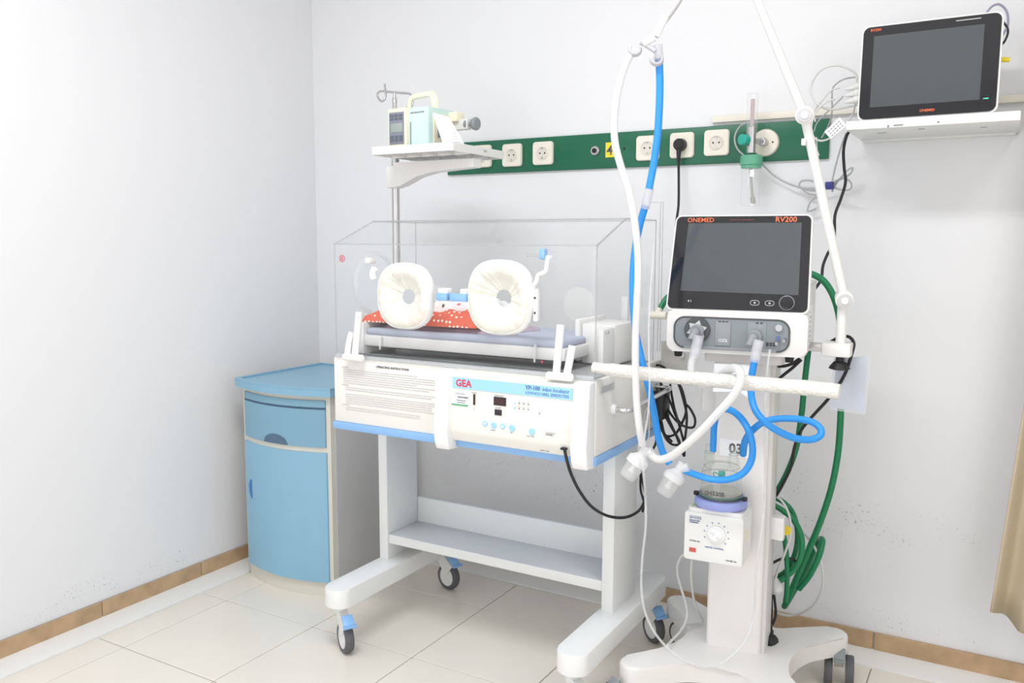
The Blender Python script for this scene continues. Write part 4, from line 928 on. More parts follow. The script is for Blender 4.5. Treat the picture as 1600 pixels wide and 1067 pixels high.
s = MB(); s.cyl((-.092, -.002, .057), (-.092, -.010, .057), .032, n=36, bev=.002); obj('dial', s, GREYD, vb, **L)
st = []; 
for k in range(12):
    r = .026 if k % 2 == 0 else .0165; st.append((-.092+r*cos(2*pi*k/12+.3), -.010, .057+r*sin(2*pi*k/12+.3)))
obj('star_knob', MB().prism(st, (0, -.004, 0)), mat('silver_plastic', (.62, .62, .63), .3), vb, **L)
for nm, x, z in (('expiratory_port', -.090, .056), ('inspiratory_port', .050, .048)):
    s = MB(); s.cyl((x, -.006, z), (x, -.024, z), .0165, n=24, bev=.002); s.ball((x-.003, -.030, z-.003), .0125, 16); s.cyl((x-.003, -.031, z-.003), (x-.009, -.045, z-.022), .0105, .0098, 20)
    obj(nm, s, GREYP, vb, **L)
obj('cover_plate', MB().b2((-.048, -.0050, .020), (-.010, -.0025, .082), .001), mat('cover_grey', (.30, .33, .35), .4), byo, **L)
text('O2%', .011, (-.039, -.0056, .030), (1, 0, 0), (0, 0, 1), PAPER, byo, local=True, bold=.01)
obj('cover_plate', MB().b2((.030, -.0045, .016), (.075, -.0025, .082), .001), mat('cover_grey2', (.28, .31, .33), .4), byo, **L)
s = MB(); [s.b2((a_, -.0058, .0795), (a_+.006, -.0048, .0815)) for a_ in (-.040, -.031, -.022, .05, .060)]; [s.b2((.076+.008*i, -.0058, .026+.005*j), (.081+.008*i, -.0025, .028+.005*j)) for i in range(3) for j in range(2)]; obj('slot', s, BLACK, byo, **L)
s = MB(); s.cyl((.104, -.002, .070), (.104, -.009, .070), .0088, n=20, bev=.0015); obj('calibration_cap', s, mat('grey_cap', (.52, .54, .55), .4), vb, **L)
s = MB(); s.cyl((.103, -.002, .040), (.101, -.018, .033), .0042, n=12).cyl((.119, -.002, .044), (.117, -.012, .040), .0045, n=12); obj('sample_port', s, CHROME, vb, **L)
obj('sample_ring', MB().cyl((.103, -.002, .046), (.103, -.008, .046), .0045, n=10), PRINTB, vb, **L)
for x in (-.146, .128): obj('foot', MB().cyl((x, .03, -.016), (x, .03, .002), .0095, .012, 14), BLACK, vb, **L)

# ================================================================== humidifier on the column
hu = thing('humidifier', 'white heated humidifier base with dial hanging on the cart column under its glass chamber', 'humidifier', (1.912, -.575, .43), radians(4))
hbx = MB(); hbx.prism([(x, -.060, z) for x, z in rrect(.150, .128, .008, 4, -.006, .062)], (0, .105, 0)); bmesh.ops.bevel(hbx.bm, geom=[e2 for e2 in hbx.bm.edges if abs(e2.verts[0].co.y+.06) < 1e-4 and abs(e2.verts[1].co.y+.06) < 1e-4], offset=.004, segments=2, profile=.5, affect='EDGES')
hbo = obj('heater_base', hbx, WHITEP, hu, **L)
obj('heater_deck', MB().prism([(x, y, .124) for x, y in rrect(.140, .10, .012, 4, -.004, -.006)], (0, 0, .012)), WHITEP, hbo, **L)
obj('side_sticker', MB().b2((.0685, -.03, .055), (.0695, 0, .085)), CREAM, hbo, **L)
dl = MB(); dl.cyl((.002, -.060, .075), (.002, -.066, .075), .0225, n=32, bev=.002); dl.cyl((.002, -.066, .075), (.002, -.072, .075), .017, n=32, bev=.003); obj('dial', dl, CLEANW, hbo, **L)
s = MB(); s.cyl((-.005, -.072, .079), (-.005, -.0728, .079), .0055, n=16); s.cyl((.008, -.072, .069), (.008, -.0728, .069), .0055, n=16); obj('dial_dimple', s, mat('dimple', (.75, .75, .77), .3), hbo, **L)
s = MB()
for k in range(9):
    a = radians(200-30*k); s.cyl((.002+.031*cos(a), -.0600, .075+.031*sin(a)), (.002+.031*cos(a), -.0612, .075+.031*sin(a)), .0016, n=8)
obj('scale_dot', s, PRINTB, hbo, **L)
text('SH330', .0115, (-.068, -.0606, .108), (1, 0, 0), (0, 0, 1), PRINTB, hbo, local=True)
text('RESPIRATORY', .0045, (-.068, -.0606, .102), (1, 0, 0), (0, 0, 1), PRINTB, hbo, local=True, bold=.02); text('HUMIDIFIER', .0045, (-.068, -.0606, .097), (1, 0, 0), (0, 0, 1), PRINTB, hbo, local=True, bold=.02)
text('HEATER CONTROL', .0055, (-.026, -.0606, .037), (1, 0, 0), (0, 0, 1), PRINTB, hbo, local=True)
text('POWER ON', .0050, (-.066, -.0606, .048), (1, 0, 0), (0, 0, 1), PRINT, hbo, local=True); text('POWER ON', .0050, (.028, -.0606, .010), (1, 0, 0), (0, 0, 1), PRINT, hbo, local=True)
obj('red_badge', MB().b2((-.066, -.0610, .020), (-.049, -.0598, .031)), mat('badge_red', (.62, .12, .10), .4), hbo, **L)
obj('green_mark', MB().b2((-.068, -.045, .1362), (-.052, -.02, .1368)), mat('pale_green', (.6, .75, .4), .5), hbo, **L)
CX, CY = 0.0, -.008
s = MB(); s.lathe([(.050, 0), (.064, .002), (.067, .008), (.067, .020), (.064, .024), (.052, .024)], (CX, CY, .136), (0, 0, 1), 40); obj('clamp_ring', s, LAV, hu, **L)
[obj('clip', MB().box((x, -.02, .165), (.012, .012, .010), .002), BLACK, hu, **L) for x in (-.062, .062)]
chm = thing('humidifier_chamber', 'clear domed water chamber printed SH330B on the humidifier base', 'chamber', (1.912, -.583, .56), radians(4))
s = MB(); s.lathe([(.054, .0), (.055, .012), (.051, .026), (.050, .066), (.046, .080), (.036, .087), (.018, .090), (0, .091)], (0, 0, .030), (0, 0, 1), 40); obj('dome', s, GLASS, chm, fix=False, **L)
s = MB()
for r_, z_ in ((.055, .040), (.0505, .088), (.044, .110)): s.sweep([(r_*cos(2*pi*k/32), r_*sin(2*pi*k/32), z_) for k in range(33)], .0012, 6, smooth=False)
obj('dome_edge', s, EDGE, chm, **L)
s = MB(); s.lathe([(0, 0), (.048, 0), (.052, .006), (.052, .014), (.048, .018), (0, .018)], (0, 0, .030), (0, 0, 1), 36); obj('metal_base', s, mat('chamber_base', (.50, .49, .44), .25, metal=.6), chm, **L)
s = MB(); s.lathe([(.054, 0), (.0565, .002), (.054, .004)], (0, 0, .036), (0, 0, 1), 40); obj('green_seal', s, mat('seal_green', (.03, .22, .16), .4), chm, **L)
text('SH330B', .0155, (-.030, -.0545, .0455), (1, 0, 0), (0, .1, 1), PRINT, chm, local=True, bold=.03)
s = MB(); s.box((.006, -.030, .098), (.018, .010, .016), .004); s.sweep([(-.004, -.034, .098), (-.012, -.036, .102), (-.012, -.036, .092), (-.002, -.034, .090)], .0016, 6); obj('float', s, TEAL, chm, **L)
for x in (-.030, .031):
    s = MB(); s.lathe([(.0145, 0), (.0125, .030), (.0110, .034), (.0110, .055), (.0095, .055), (.0095, 0)], (x, -.010, .112 if x < 0 else .110), (0, 0, 1), 20); obj('chamber_port', s, GLASS, chm, **L)
    s = MB(); s.sweep([(x+.0125*cos(2*pi*k/20), -.010+.0125*sin(2*pi*k/20), .146) for k in range(21)], .0010, 5, smooth=False); obj('port_edge', s, EDGE, chm, **L)

# ================================================================== breathing hoses
def hose(name, pts, m, r, label, cuffs=(), cuffm=CONN, cat='hose', ribs=.12, pitch=.0045, group=None, cr=1.12):
    t = thing(name, label, cat, pts[0]); mb = MB(); mb.sweep(pts, r, 12, ribs=ribs, pitch=pitch); obj('tube', mb, m, t, angle=180)
    for c in cuffs: s = MB(); s.sweep(c, r*cr, 14, caps=False); obj('cuff', s, cuffm, t)
    return t
hose('blue_breathing_hose', [(1.8049, -0.8150, 1.6523), (1.8059, -0.8100, 1.5995), (1.8058, -0.8100, 1.5427), (1.8008, -0.8050, 1.4791), (1.7911, -0.8000, 1.4177), (1.7813, -0.8000, 1.3624)], HOSEB, .0092, 'upper ribbed blue breathing hose hanging from the arm hook', cuffs=[[(1.8068, -0.8300, 1.6800), (1.8051, -0.8150, 1.6438)], [(1.7829, -0.8000, 1.3653), (1.7709, -0.7950, 1.3185)]])
hose('blue_breathing_hose', [(1.7708, -0.7950, 1.3245), (1.7569, -0.7900, 1.2830), (1.7447, -0.7850, 1.2302), (1.7374, -0.7800, 1.1690), (1.7368, -0.7750, 1.0994), (1.7409, -0.7650, 1.0288), (1.7535, -0.7550, 0.9577), (1.7715, -0.7550, 0.8958), (1.7860, -0.7500, 0.8328), (1.7954, -0.7400, 0.7680), (1.8079, -0.7350, 0.7234), (1.8233, -0.7300, 0.6984)], HOSEB, .0092, 'long blue breathing hose curving down behind the wrapped bar to the right water trap')
hose('white_breathing_hose', [(1.7524, -0.8500, 1.6653), (1.7344, -0.8500, 1.6306), (1.7197, -0.8500, 1.5794), (1.7128, -0.8500, 1.5227), (1.7154, -0.8500, 1.4692), (1.7291, -0.8500, 1.4193), (1.7492, -0.8500, 1.3664), (1.7647, -0.8500, 1.3036), (1.7757, -0.8500, 1.2306), (1.7787, -0.8500, 1.1645), (1.7771, -0.8500, 1.0904), (1.7756, -0.8500, 1.0156), (1.7772, -0.8500, 0.9403), (1.7820, -0.8500, 0.8647), (1.7897, -0.8500, 0.8074), (1.7948, -0.8400, 0.7629)], HOSEC, .0092, 'long translucent white hose hanging from the arm hook to the left water trap')
hose('blue_breathing_hose', [(2.0082, -0.6750, 0.9636), (2.0036, -0.6800, 0.9177), (2.0063, -0.6850, 0.8785), (2.0203, -0.7000, 0.8484), (2.0458, -0.7150, 0.8263), (2.0743, -0.7150, 0.8083), (2.1087, -0.6900, 0.7892), (2.1405, -0.6600, 0.7824), (2.1593, -0.6400, 0.7914), (2.1553, -0.6300, 0.8075), (2.1315, -0.6300, 0.8202), (2.0937, -0.6400, 0.8241), (2.0554, -0.6550, 0.8211), (2.0280, -0.6650, 0.8105), (2.0031, -0.6600, 0.7863), (1.9820, -0.6350, 0.7533), (1.9693, -0.6000, 0.7118)], HOSEB, .0088, 'blue hose making a flat loop from the ventilator to the right chamber port', cuffs=[[(2.0146, -0.6650, 1.0090), (2.0112, -0.6720, 0.9850), (2.0084, -0.6750, 0.9575)]], cr=1.35)
hose('blue_breathing_hose', [(1.8924, -0.6000, 0.7101), (1.8930, -0.6000, 0.7436), (1.8951, -0.6050, 0.7780), (1.9053, -0.6200, 0.8099), (1.9284, -0.6400, 0.8304), (1.9580, -0.6600, 0.8304), (1.9858, -0.6800, 0.8164), (2.0088, -0.7000, 0.7916), (2.0189, -0.7050, 0.7566), (2.0156, -0.7050, 0.7220), (1.9969, -0.7050, 0.6913), (1.9635, -0.7050, 0.6723), (1.9228, -0.7050, 0.6663), (1.8857, -0.7100, 0.6734), (1.8530, -0.7200, 0.6841)], HOSEB, .0088, 'blue hose arching from the left chamber port down to the right water trap')
hose('white_breathing_hose', [(1.8625, -0.6850, 0.9637), (1.8584, -0.6900, 0.9386), (1.8658, -0.7000, 0.9120), (1.8902, -0.7100, 0.8997), (1.9274, -0.7300, 0.9151), (1.9615, -0.7600, 0.9403), (1.9931, -0.8000, 0.9583), (2.0186, -0.8400, 0.9583), (2.0235, -0.8500, 0.9372), (2.0090, -0.8500, 0.9045), (1.9787, -0.8500, 0.8654), (1.9376, -0.8450, 0.8159), (1.8919, -0.8400, 0.7690), (1.8551, -0.8300, 0.7393), (1.8250, -0.8250, 0.7311), (1.8021, -0.8250, 0.7467)], HOSEC, .0100, 'translucent white hose draped over the wrapped bar from the ventilator to the left water trap', cuffs=[[(1.8692, -0.6700, 1.0101), (1.8667, -0.6800, 0.9856), (1.8627, -0.6850, 0.9574)]], cr=1.25)
def trap_cup(name, c, tip, label):
    c = Vector(c); ax = (Vector(tip)-c); h = ax.length; t = thing(name, label, 'water trap', tuple(c))
    s = MB(); s.lathe([(0, -.012), (.012, -.012), (.020, -.004), (.0255, 0), (.0265, .008), (.0265, .016), (.022, .018)], c, ax, 30); obj('lid', s, CAPC, t)
    s = MB(); s.lathe([(.0225, .014), (.0205, h*.9), (.0185, h), (0, h)], c, ax, 30); obj('cup', s, CUPC, t, fix=False)
    s = MB(); s.lathe([(.006, .014), (.006, h*.55), (.009, h*.62), (.006, h*.7), (0, h*.72)], c, ax, 16); obj('valve', s, CAPC, t)
    u = ax.normalized(); sd = V(.9, .1, .35).normalized()
    s = MB(); s.cyl(c-u*.012, c-u*.034, .0115, n=16); s.cyl(c-u*.014, c-u*.014+sd*.026, .0110, n=16); obj('inlet', s, CAPC, t)
    return t
trap_cup('water_trap', [(1.7835, -0.8300, 0.7267)][0], [(1.7579, -0.8450, 0.6812)][0], 'frosted water trap cup on the left, joining the two white hoses')
trap_cup('water_trap', [(1.8386, -0.7250, 0.6719)][0], [(1.8123, -0.7400, 0.6214)][0], 'frosted water trap cup on the right, joining the two blue hoses')
st = thing('sampling_tube', 'thin clear tube looping from the ventilator past the cart base to the left water trap', 'tube', (2.0, -.65, .9))
obj('tube', MB().sweep([(2.0361, -0.6450, 0.9868), (2.0354, -0.6600, 0.9438), (2.0335, -0.6600, 0.8741), (2.0360, -0.6600, 0.7650), (2.0417, -0.6600, 0.6552), (2.0376, -0.6600, 0.5587), (2.0298, -0.6600, 0.4764), (2.0241, -0.6500, 0.3900), (2.0185, -0.6300, 0.3146), (2.0078, -0.6600, 0.2572), (1.9725, -0.7000, 0.2136), (1.9367, -0.7400, 0.2037), (1.8894, -0.7700, 0.2212), (1.8397, -0.7900, 0.2618), (1.8041, -0.8000, 0.3150), (1.7898, -0.8100, 0.3813), (1.7919, -0.8200, 0.4665), (1.8033, -0.8300, 0.5677), (1.8038, -0.8400, 0.6492), (1.8055, -0.8600, 0.7086), (1.8031, -0.8600, 0.7436)], .0030, 8)
    .sweep([(1.7988, -0.8500, 0.7594), (1.8115, -0.8650, 0.8097), (1.8167, -0.8650, 0.8556), (1.8185, -0.8650, 0.9157), (1.8136, -0.8600, 0.9744), (1.8077, -0.8500, 1.0621), (1.8077, -0.8400, 1.1649), (1.8121, -0.8400, 1.2381)], .0022, 8), TUBEC, st)
pcd = thing('incubator_cord', 'black power cord drooping from under the incubator control panel', 'cord', tuple([(1.5875, -0.8300, 0.7219)][0]))
obj('cord', MB().sweep([(1.5864, -0.8350, 0.7261), (1.5963, -0.8400, 0.6991), (1.5994, -0.8200, 0.6588), (1.5945, -0.7600, 0.5996), (1.6020, -0.7000, 0.5435), (1.6135, -0.6200, 0.4983), (1.6373, -0.5500, 0.4788), (1.6510, -0.4800, 0.4838), (1.6425, -0.4200, 0.5061), (1.6180, -0.3800, 0.5405), (1.6111, -0.3700, 0.5800)], .0042, 8), BLACK, pcd)
obj('gland', MB().box(([(1.5846, -0.8350, 0.7275)][0]), (.016, .012, .006), .002), BLACK, pcd)

# ================================================================== support arm
sa = thing('support_arm', 'white jointed support arm clamped to the cart rail and holding up the hoses', 'arm', tuple([(2.1675, -0.4700, 0.9702)][0]))
B0, J1, J2, T1 = [Vector(p) for p in [(2.1671, -0.4700, 0.9782), (2.1704, -0.4700, 1.1043), (2.0735, -0.5500, 1.5425), (1.9647, -0.6200, 1.8165)]]
B1 = Vector((B0.x, B0.y, J1.z-.02))
obj('clamp', MB().b2((B0.x-.040, B0.y-.03, B0.z-.018), (B0.x+.028, B0.y+.03, B0.z+.016), .004).b2((B0.x-.044, B0.y-.015, B0.z-.008), (B0.x-.030, B0.y+.015, B0.z+.012), .002), WHITE, sa)
obj('rail_bar', MB().b2((2.02, B0.y-.006, B0.z-.010), (B0.x-.03, B0.y+.006, B0.z+.012), .002), STEEL, sa)
obj('clamp_knob', MB().cyl(B0-V(0, 0, .018), B0-V(0, 0, .034), .010, n=14).lathe([(0, 0), (.018, 0), (.026, .003), (.022, .010), (.014, .020), (0, .020)], B0-V(0, 0, .052), (0, 0, 1), 24), BLACK, sa)
obj('stub_tube', MB().cyl((B0.x, B0.y, B0.z), B1+V(0, 0, .02), .0125, .0115, 20), WHITE, sa)
obj('lower_tube', MB().cyl(J1, J2, .0120, .0110, 20), WHITE, sa)
obj('upper_tube', MB().cyl(J2, T1, .0115, .0095, 20), WHITE, sa)
T2, H0 = [Vector(p) for p in [(1.8501, -0.8000, 1.7889), (1.8163, -0.8300, 1.7232)]]
TM = [Vector(p) for p in [(1.9300, -0.6700, 1.9181), (1.8844, -0.7400, 1.9124)]]
obj('end_tube', MB().sweep([T1, TM[0], TM[1], T2, H0], .0065, 14), mat('arm_end_grey', (.55, .54, .55), .4), sa)
cd = (V(2.52, -2.70, 1.24)-J2).normalized()
for J in (J1, J2):
    s = MB(); s.cyl(J+cd*.030, J-cd*.022, .0215, n=28, bev=.003); jo = obj('joint', s, WHITE, sa)
    obj('joint_cap', MB().cyl(J+cd*.028, J+cd*.034, .0165, n=28, bev=.001), mat('joint_grey', (.62, .62, .64), .4), jo)
    obj('joint_button', MB().cyl(J+cd*.032, J+cd*.037, .0085, n=20, bev=.001), CLEANW, jo)
obj('cable_clip', MB().box(Vector([(2.0747, -0.5500, 1.4796)][0]), (.010, .014, .016), .002), WHITE, sa)
H = MB(); h1, h2, h3, h4, h5 = [Vector(p) for p in [(1.8234, -0.8300, 1.7388), (1.8042, -0.8400, 1.6949), (1.8076, -0.8300, 1.6493), (1.7569, -0.8500, 1.6704), (1.7781, -0.8500, 1.6820)]]
H.sweep([h1, h2], .0085, 10); H.sweep([h2+V(-.002, 0, 0), h5], .009, 10)
hko = obj('hose_holder', H, CLEANW, sa)
def hookring(c, r, a0, a1, par):
    c = Vector(c); X = _r; Y = _u
    s = MB(); s.sweep([c+X*r*cos(radians(a0+(a1-a0)*k/12))+Y*r*sin(radians(a0+(a1-a0)*k/12)) for k in range(13)], .0036, 8, flat=2.0)
    return obj('hose_hook', s, mat('hook_grey', (.60, .60, .63), .4), par)
hookring([(1.7599, -0.8500, 1.6715)][0], .0125, 150, 370, hko); hookring([(1.8045, -0.8300, 1.6496)][0], .0125, 170, 395, hko)
obj('holder_bar', MB().sweep([(1.7734, -0.8500, 1.6853), (1.7884, -0.8450, 1.6763), (1.8049, -0.8400, 1.6644)], .0055, 10), mat('bar_grey', (.55, .55, .58), .4), hko)

# ================================================================== pouch
q = [Vector(p) for p in [(2.1482, -0.4400, 0.9492), (2.2339, -0.4300, 0.9606), (2.2292, -0.4300, 0.8108), (2.1433, -0.4400, 0.8168)]]
pch = MB(); pch.prism(q, (0, .0012, 0)); pu = thing('paper_pouch', 'clear plastic pouch with a blank white sheet hanging below the arm clamp', 'pouch', tuple(q[0]))
obj('plastic_cover', pch, POUCH, pu)
q2 = [q[0]*.93+q[1]*.07, q[0]*.08+q[1]*.92, q[3]*.08+q[2]*.92-Vector((0, 0, -.006)), q[3]*.93+q[2]*.07+Vector((0, 0, .006))]
s = MB(); s.prism([p+Vector((0, .0015, 0)) for p in q2], (0, .0008, 0)); obj('sheet', s, mat('sheet_blue_white', (.80, .83, .90), .7), pu)

# ================================================================== hoses and cords behind the cart
gh = thing('oxygen_hose', 'dark green oxygen hose rising behind the ventilator and coiled low behind the cart', 'hose', (2.05, -.25, .5))
g = MB()
g.sweep([(2.0355, -0.3400, 1.1624), (2.0634, -0.3300, 1.1575), (2.0950, -0.3200, 1.1375), (2.1195, -0.3100, 1.0952), (2.1351, -0.3000, 1.0354), (2.1439, -0.2900, 0.9487), (2.1447, -0.2800, 0.8602), (2.1447, -0.2700, 0.7524), (2.1406, -0.2600, 0.6601), (2.1265, -0.2500, 0.5611), (2.1016, -0.2400, 0.4618), (2.0705, -0.2300, 0.3663), (2.0401, -0.2200, 0.2762), (2.0121, -0.2100, 0.1924), (2.0024, -0.1950, 0.1667), (2.0145, -0.1700, 0.1938), (2.0454, -0.1550, 0.2646), (2.0723, -0.1500, 0.3411), (2.0871, -0.1600, 0.3763), (2.0995, -0.1900, 0.3821), (2.0935, -0.2050, 0.3397), (2.0694, -0.2050, 0.2771), (2.0414, -0.2000, 0.2304)], .0090, 12)
obj('hose_run', g, GREENH, gh)
g = MB(); g.sweep([(2.0745, -0.3800, 0.9709), (2.0714, -0.3800, 0.9281), (2.0655, -0.3700, 0.8662), (2.0589, -0.3600, 0.7769), (2.0471, -0.3500, 0.6853), (2.0241, -0.3400, 0.6119), (1.9971, -0.3400, 0.5497), (1.9859, -0.3400, 0.5205), (2.0124, -0.3300, 0.5000), (2.0425, -0.3200, 0.4746), (2.0631, -0.3100, 0.4274), (2.0651, -0.3100, 0.3779), (2.0463, -0.3100, 0.3276), (2.0113, -0.3200, 0.2901), (1.9910, -0.3300, 0.2781)], .0080, 12)
g.sweep([(1.9790, -0.3200, 0.5307), (2.0050, -0.3000, 0.5165), (2.0321, -0.2900, 0.4866), (2.0463, -0.2800, 0.4302), (2.0435, -0.2800, 0.3696), (2.0248, -0.2900, 0.3164), (1.9960, -0.3000, 0.2893)], .0075, 12)
g.sweep([(2.0106, -0.3300, 0.4573), (2.0228, -0.3200, 0.4009), (2.0310, -0.3200, 0.3279), (2.0298, -0.3100, 0.2584), (2.0253, -0.3000, 0.2253)], .0070, 12)
obj('hose_coil', g, GREENH, gh)
gf = thing('oxygen_fitting', 'short green hose end with a cream connector at the left of the ventilator', 'fitting', tuple([(1.6758, -0.4200, 1.0583)][0]))
obj('hose_end', MB().sweep([(1.6942, -0.4000, 1.0904), (1.6867, -0.4100, 1.0798), (1.6795, -0.4200, 1.0621), (1.6742, -0.4300, 1.0463)], .0085, 12), GREENH, gf)
obj('connector', MB().cyl(*[(1.6758, -0.4300, 1.0554), (1.6745, -0.4400, 1.0326)], .009, n=14).cyl(*[(1.6535, -0.4400, 1.0371), (1.7025, -0.4400, 1.0375)], .011, n=14, bev=.002), IVORY, gf)
kc = thing('black_column_cord', 'black cord coming from the arm clamp down behind the column', 'cord', tuple([(2.1415, -0.4400, 0.9945)][0]))
obj('cord', MB().sweep([(2.1352, -0.4200, 0.9889), (2.1579, -0.4300, 1.0027), (2.1807, -0.4400, 1.0066), (2.1949, -0.4500, 0.9924), (2.1931, -0.4600, 0.9676), (2.1817, -0.4600, 0.9217), (2.1606, -0.4400, 0.8780), (2.1296, -0.4200, 0.8321), (2.0928, -0.4000, 0.7842), (2.0633, -0.3900, 0.7394), (2.0482, -0.3800, 0.6918), (2.0398, -0.3700, 0.6390), (2.0214, -0.3700, 0.5882), (2.0024, -0.3700, 0.5475)], .0042, 8)
    .sweep([(1.9831, -0.3400, 0.4554), (1.9884, -0.3400, 0.3635), (1.9944, -0.3400, 0.2523), (1.9988, -0.3500, 0.1533)], .005, 8)
    .sweep([(1.9904, -0.3300, 0.3419), (2.0158, -0.3200, 0.3567), (2.0451, -0.3100, 0.3573), (2.0475, -0.3000, 0.3320), (2.0228, -0.3100, 0.3003), (1.9997, -0.3300, 0.2837)], .0040, 8)
    .sweep([(1.9944, -0.3400, 0.2993), (2.0014, -0.3300, 0.2407), (2.0067, -0.3300, 0.1946), (2.0012, -0.3400, 0.1669)], .0038, 8), BLACK, kc)
obj('cord_end', MB().lathe([(0, 0), (.020, 0), (.023, .006), (.023, .022), (.018, .030), (0, .032)], [(1.9971, -0.4000, 0.1454)][0], (.9, -.3, .0), 20).sweep([(2.0010, -0.3600, 0.1580), (2.0046, -0.3800, 0.1427)], .009, 10), BLACK, kc)
cu = thing('under_head_cord', 'black cords leaving under the right edge of the ventilator head', 'cord', tuple([(2.0673, -0.4500, 0.9412)][0]))
obj('cord', MB().sweep([(2.0672, -0.4500, 0.9445), (2.0486, -0.4500, 0.9298), (2.0279, -0.4500, 0.9216), (2.0083, -0.4500, 0.9201)], .0042, 8).sweep([(2.0705, -0.4500, 0.9415), (2.0490, -0.4500, 0.9182), (2.0272, -0.4500, 0.8979), (2.0099, -0.4500, 0.8796)], .0042, 8), BLACK, cu)
bk_ = thing('black_cord_bundle', 'tangled bundle of black cords hanging behind the right end of the incubator', 'cord', tuple([(1.6806, -0.3800, 0.8899)][0]))
s = MB()
for L_ in ([(1.6316, -0.3823, 0.8582), (1.6476, -0.3847, 0.8842), (1.6730, -0.3906, 0.8869), (1.7015, -0.3936, 0.8673), (1.7261, -0.3966, 0.8403), (1.7411, -0.3928, 0.7950), (1.7510, -0.3906, 0.7495), (1.7509, -0.3968, 0.6949), (1.7349, -0.3742, 0.6509)],
           [(1.6445, -0.3943, 0.8366), (1.6615, -0.3731, 0.7747), (1.6929, -0.3921, 0.7341), (1.7168, -0.3802, 0.6876), (1.7327, -0.3790, 0.6517), (1.7487, -0.3965, 0.6350), (1.7429, -0.3882, 0.6736), (1.7279, -0.3932, 0.7288), (1.7042, -0.3733, 0.7789), (1.6950, -0.3786, 0.8350)],
           [(1.6629, -0.3836, 0.8797), (1.6770, -0.3967, 0.8174), (1.6893, -0.3732, 0.7586), (1.7330, -0.3968, 0.7263), (1.7688, -0.3905, 0.7181), (1.7775, -0.3965, 0.7441), (1.7618, -0.3968, 0.7738), (1.7393, -0.3756, 0.7828)],
           [(1.6484, -0.3755, 0.8681), (1.6586, -0.3759, 0.7748), (1.6720, -0.3767, 0.7196), (1.6836, -0.3736, 0.6824), (1.7176, -0.3884, 0.6931), (1.7387, -0.3917, 0.7297), (1.7481, -0.3891, 0.7674), (1.7302, -0.3740, 0.8188), (1.7099, -0.3730, 0.8504)],
           [(1.6714, -0.3826, 0.8335), (1.6850, -0.3829, 0.7598), (1.7117, -0.3891, 0.7076), (1.7346, -0.3969, 0.6707), (1.7035, -0.3732, 0.6581), (1.6796, -0.3735, 0.6819), (1.6717, -0.3877, 0.7404), (1.6696, -0.3970, 0.8074)],
           [(1.6483, -0.3943, 0.8425), (1.6551, -0.3757, 0.7555), (1.6800, -0.3970, 0.7016), (1.7050, -0.3781, 0.6669)],
           [(1.6635, -0.3941, 0.8531), (1.7002, -0.3952, 0.7914), (1.7143, -0.3773, 0.7432), (1.7357, -0.3935, 0.7260)]):
    s.sweep(L_, .0036, 8)
obj('cord', s, BLACK, bk_)
obj('cord_tail', MB().sweep([(1.6502, -0.3700, 0.7064), (1.6533, -0.3700, 0.6589), (1.6364, -0.3600, 0.6258), (1.6247, -0.3600, 0.6107)], .0036, 8).sweep([(1.6037, -0.3600, 0.5532), (1.6048, -0.3600, 0.5042), (1.6158, -0.3600, 0.4665), (1.6124, -0.3600, 0.4363)], .0036, 8), BLACK, bk_)
wc = thing('grey_power_cord', 'pale grey power cord with a translucent plug looping beside the cart base', 'cord', tuple([(1.9994, -0.3000, 0.2481)][0]))
obj('cord', MB().sweep([(1.9953, -0.3700, 0.5536), (2.0200, -0.3700, 0.5376), (2.0402, -0.3700, 0.5013), (2.0458, -0.3700, 0.4480), (2.0306, -0.3600, 0.3874), (2.0099, -0.3500, 0.3246), (2.0021, -0.3400, 0.2822)], .0033, 8)
    .sweep([(2.0413, -0.2000, 0.4092), (2.0751, -0.2000, 0.3730), (2.1005, -0.2000, 0.3202), (2.1066, -0.1900, 0.2602), (2.0913, -0.1800, 0.1987), (2.0568, -0.1700, 0.1535), (2.0132, -0.1600, 0.1256), (1.9735, -0.1600, 0.1245)], .0036, 8), CABLEW, wc)
obj('plug', MB().lathe([(.006, 0), (.013, .012), (.019, .020), (.020, .036), (.012, .046), (0, .046)], [(2.0029, -0.3400, 0.3067)][0], (.12, -.1, -1), 18), CAPC, wc)
yt = MB(); q = [Vector(p) for p in [(2.0117, -0.3850, 0.4863), (2.0307, -0.3850, 0.4823), (2.0361, -0.3850, 0.4743), (2.0498, -0.3850, 0.4713), (2.0488, -0.3850, 0.4531), (2.0354, -0.3850, 0.4489), (2.0291, -0.3850, 0.4369), (2.0100, -0.3850, 0.4407)]]
yt.prism(q, (0, .002, 0)); yto = tag(obj('yellow_tag', yt, YELLOW), 'small yellow printed tag on the cord at the right of the cart column', 'tag')
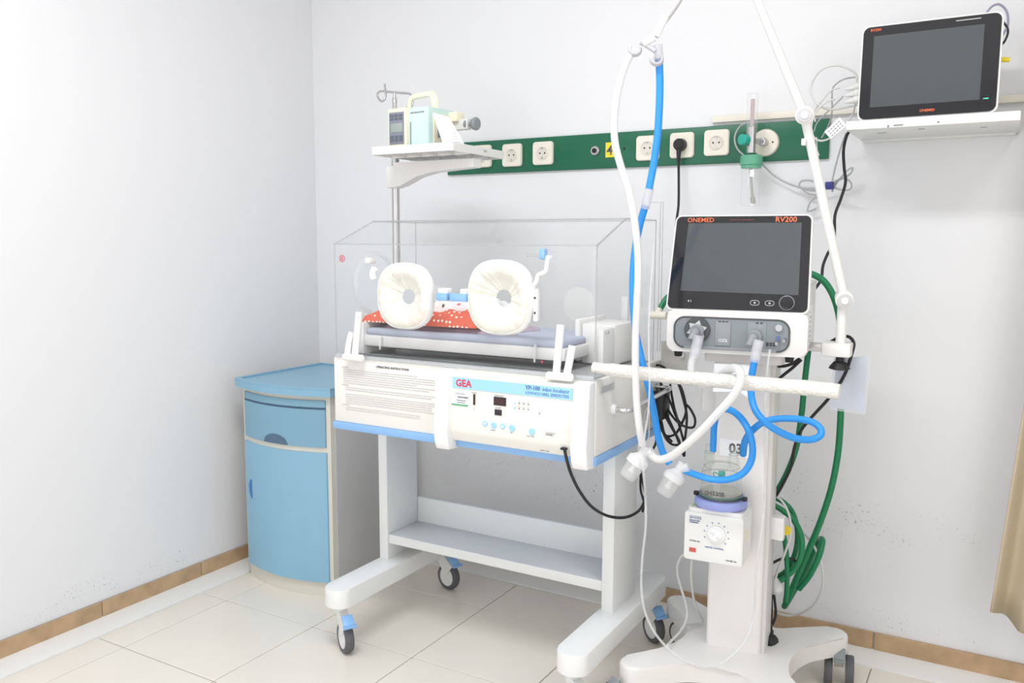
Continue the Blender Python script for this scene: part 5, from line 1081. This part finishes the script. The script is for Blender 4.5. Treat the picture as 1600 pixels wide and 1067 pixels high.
s = MB(); [s.b2((q[0].x+.002, q[0].y-.0006, q[0].z-.008-.005*i), (q[0].x+.012, q[0].y+.0002, q[0].z-.0068-.005*i)) for i in range(4)]; obj('tag_print', s, PRINT, yto)
fc = thing('floor_cords', 'two pale grey cords trailing left of the cart column down to the cart base', 'cord', tuple([(1.7730, -0.4000, 0.2163)][0]))
obj('cord', MB().sweep([(1.8035, -0.5000, 0.3946), (1.7736, -0.4800, 0.3639), (1.7586, -0.4600, 0.3168), (1.7678, -0.4500, 0.2661), (1.7842, -0.4500, 0.2185), (1.7904, -0.4600, 0.1859), (1.7879, -0.5000, 0.1637), (1.7833, -0.5600, 0.1596), (1.7849, -0.6000, 0.1623)], .0036, 8)
    .sweep([(1.8196, -0.5200, 0.3824), (1.8063, -0.4800, 0.3186), (1.8006, -0.4400, 0.2468), (1.8088, -0.4200, 0.1935), (1.8185, -0.4000, 0.1553), (1.8005, -0.4200, 0.1533), (1.7892, -0.4600, 0.1609), (1.7875, -0.5200, 0.1624)], .0034, 8), CABLEW, fc)

# ================================================================== curtain
cm = MB()
def cur(u, v):
    z = 3.0; top = 2.55
    zz = (.235-.06*u)+(2.55)*(v) if False else None
    zb = .262-.30*u if u < .12 else .226-.02*u
    z = zb+(2.60-zb)*v
    x = 2.532+.10*v*1.9*(1-.35*v)+u*(.50-.10*v)
    y = -.150-.028*cos(2*pi*(u*6.2)+.4)*(1-.25*v)-.02*u
    return (x, y, z)
cm.grid(cur, 110, 30)
cu_ = obj('curtain', cm, CURT, angle=180, fix=False); sol = cu_.modifiers.new('s', 'SOLIDIFY'); sol.thickness = .003
tag(cu_, 'beige pleated curtain hanging at the right edge of the back wall', 'curtain')
rl = thing('curtain_rail', 'white curtain rail near the ceiling on the back wall', 'rail', (2.9, -.15, 2.62)); obj('track', MB().b2((2.5, -.165, 2.60), (3.5, -.135, 2.625), .003), WHITE, rl)
[obj('bracket', MB().b2((x, -.16, 2.62), (x+.02, 0, 2.635)), WHITE, rl) for x in (2.7, 3.3)]
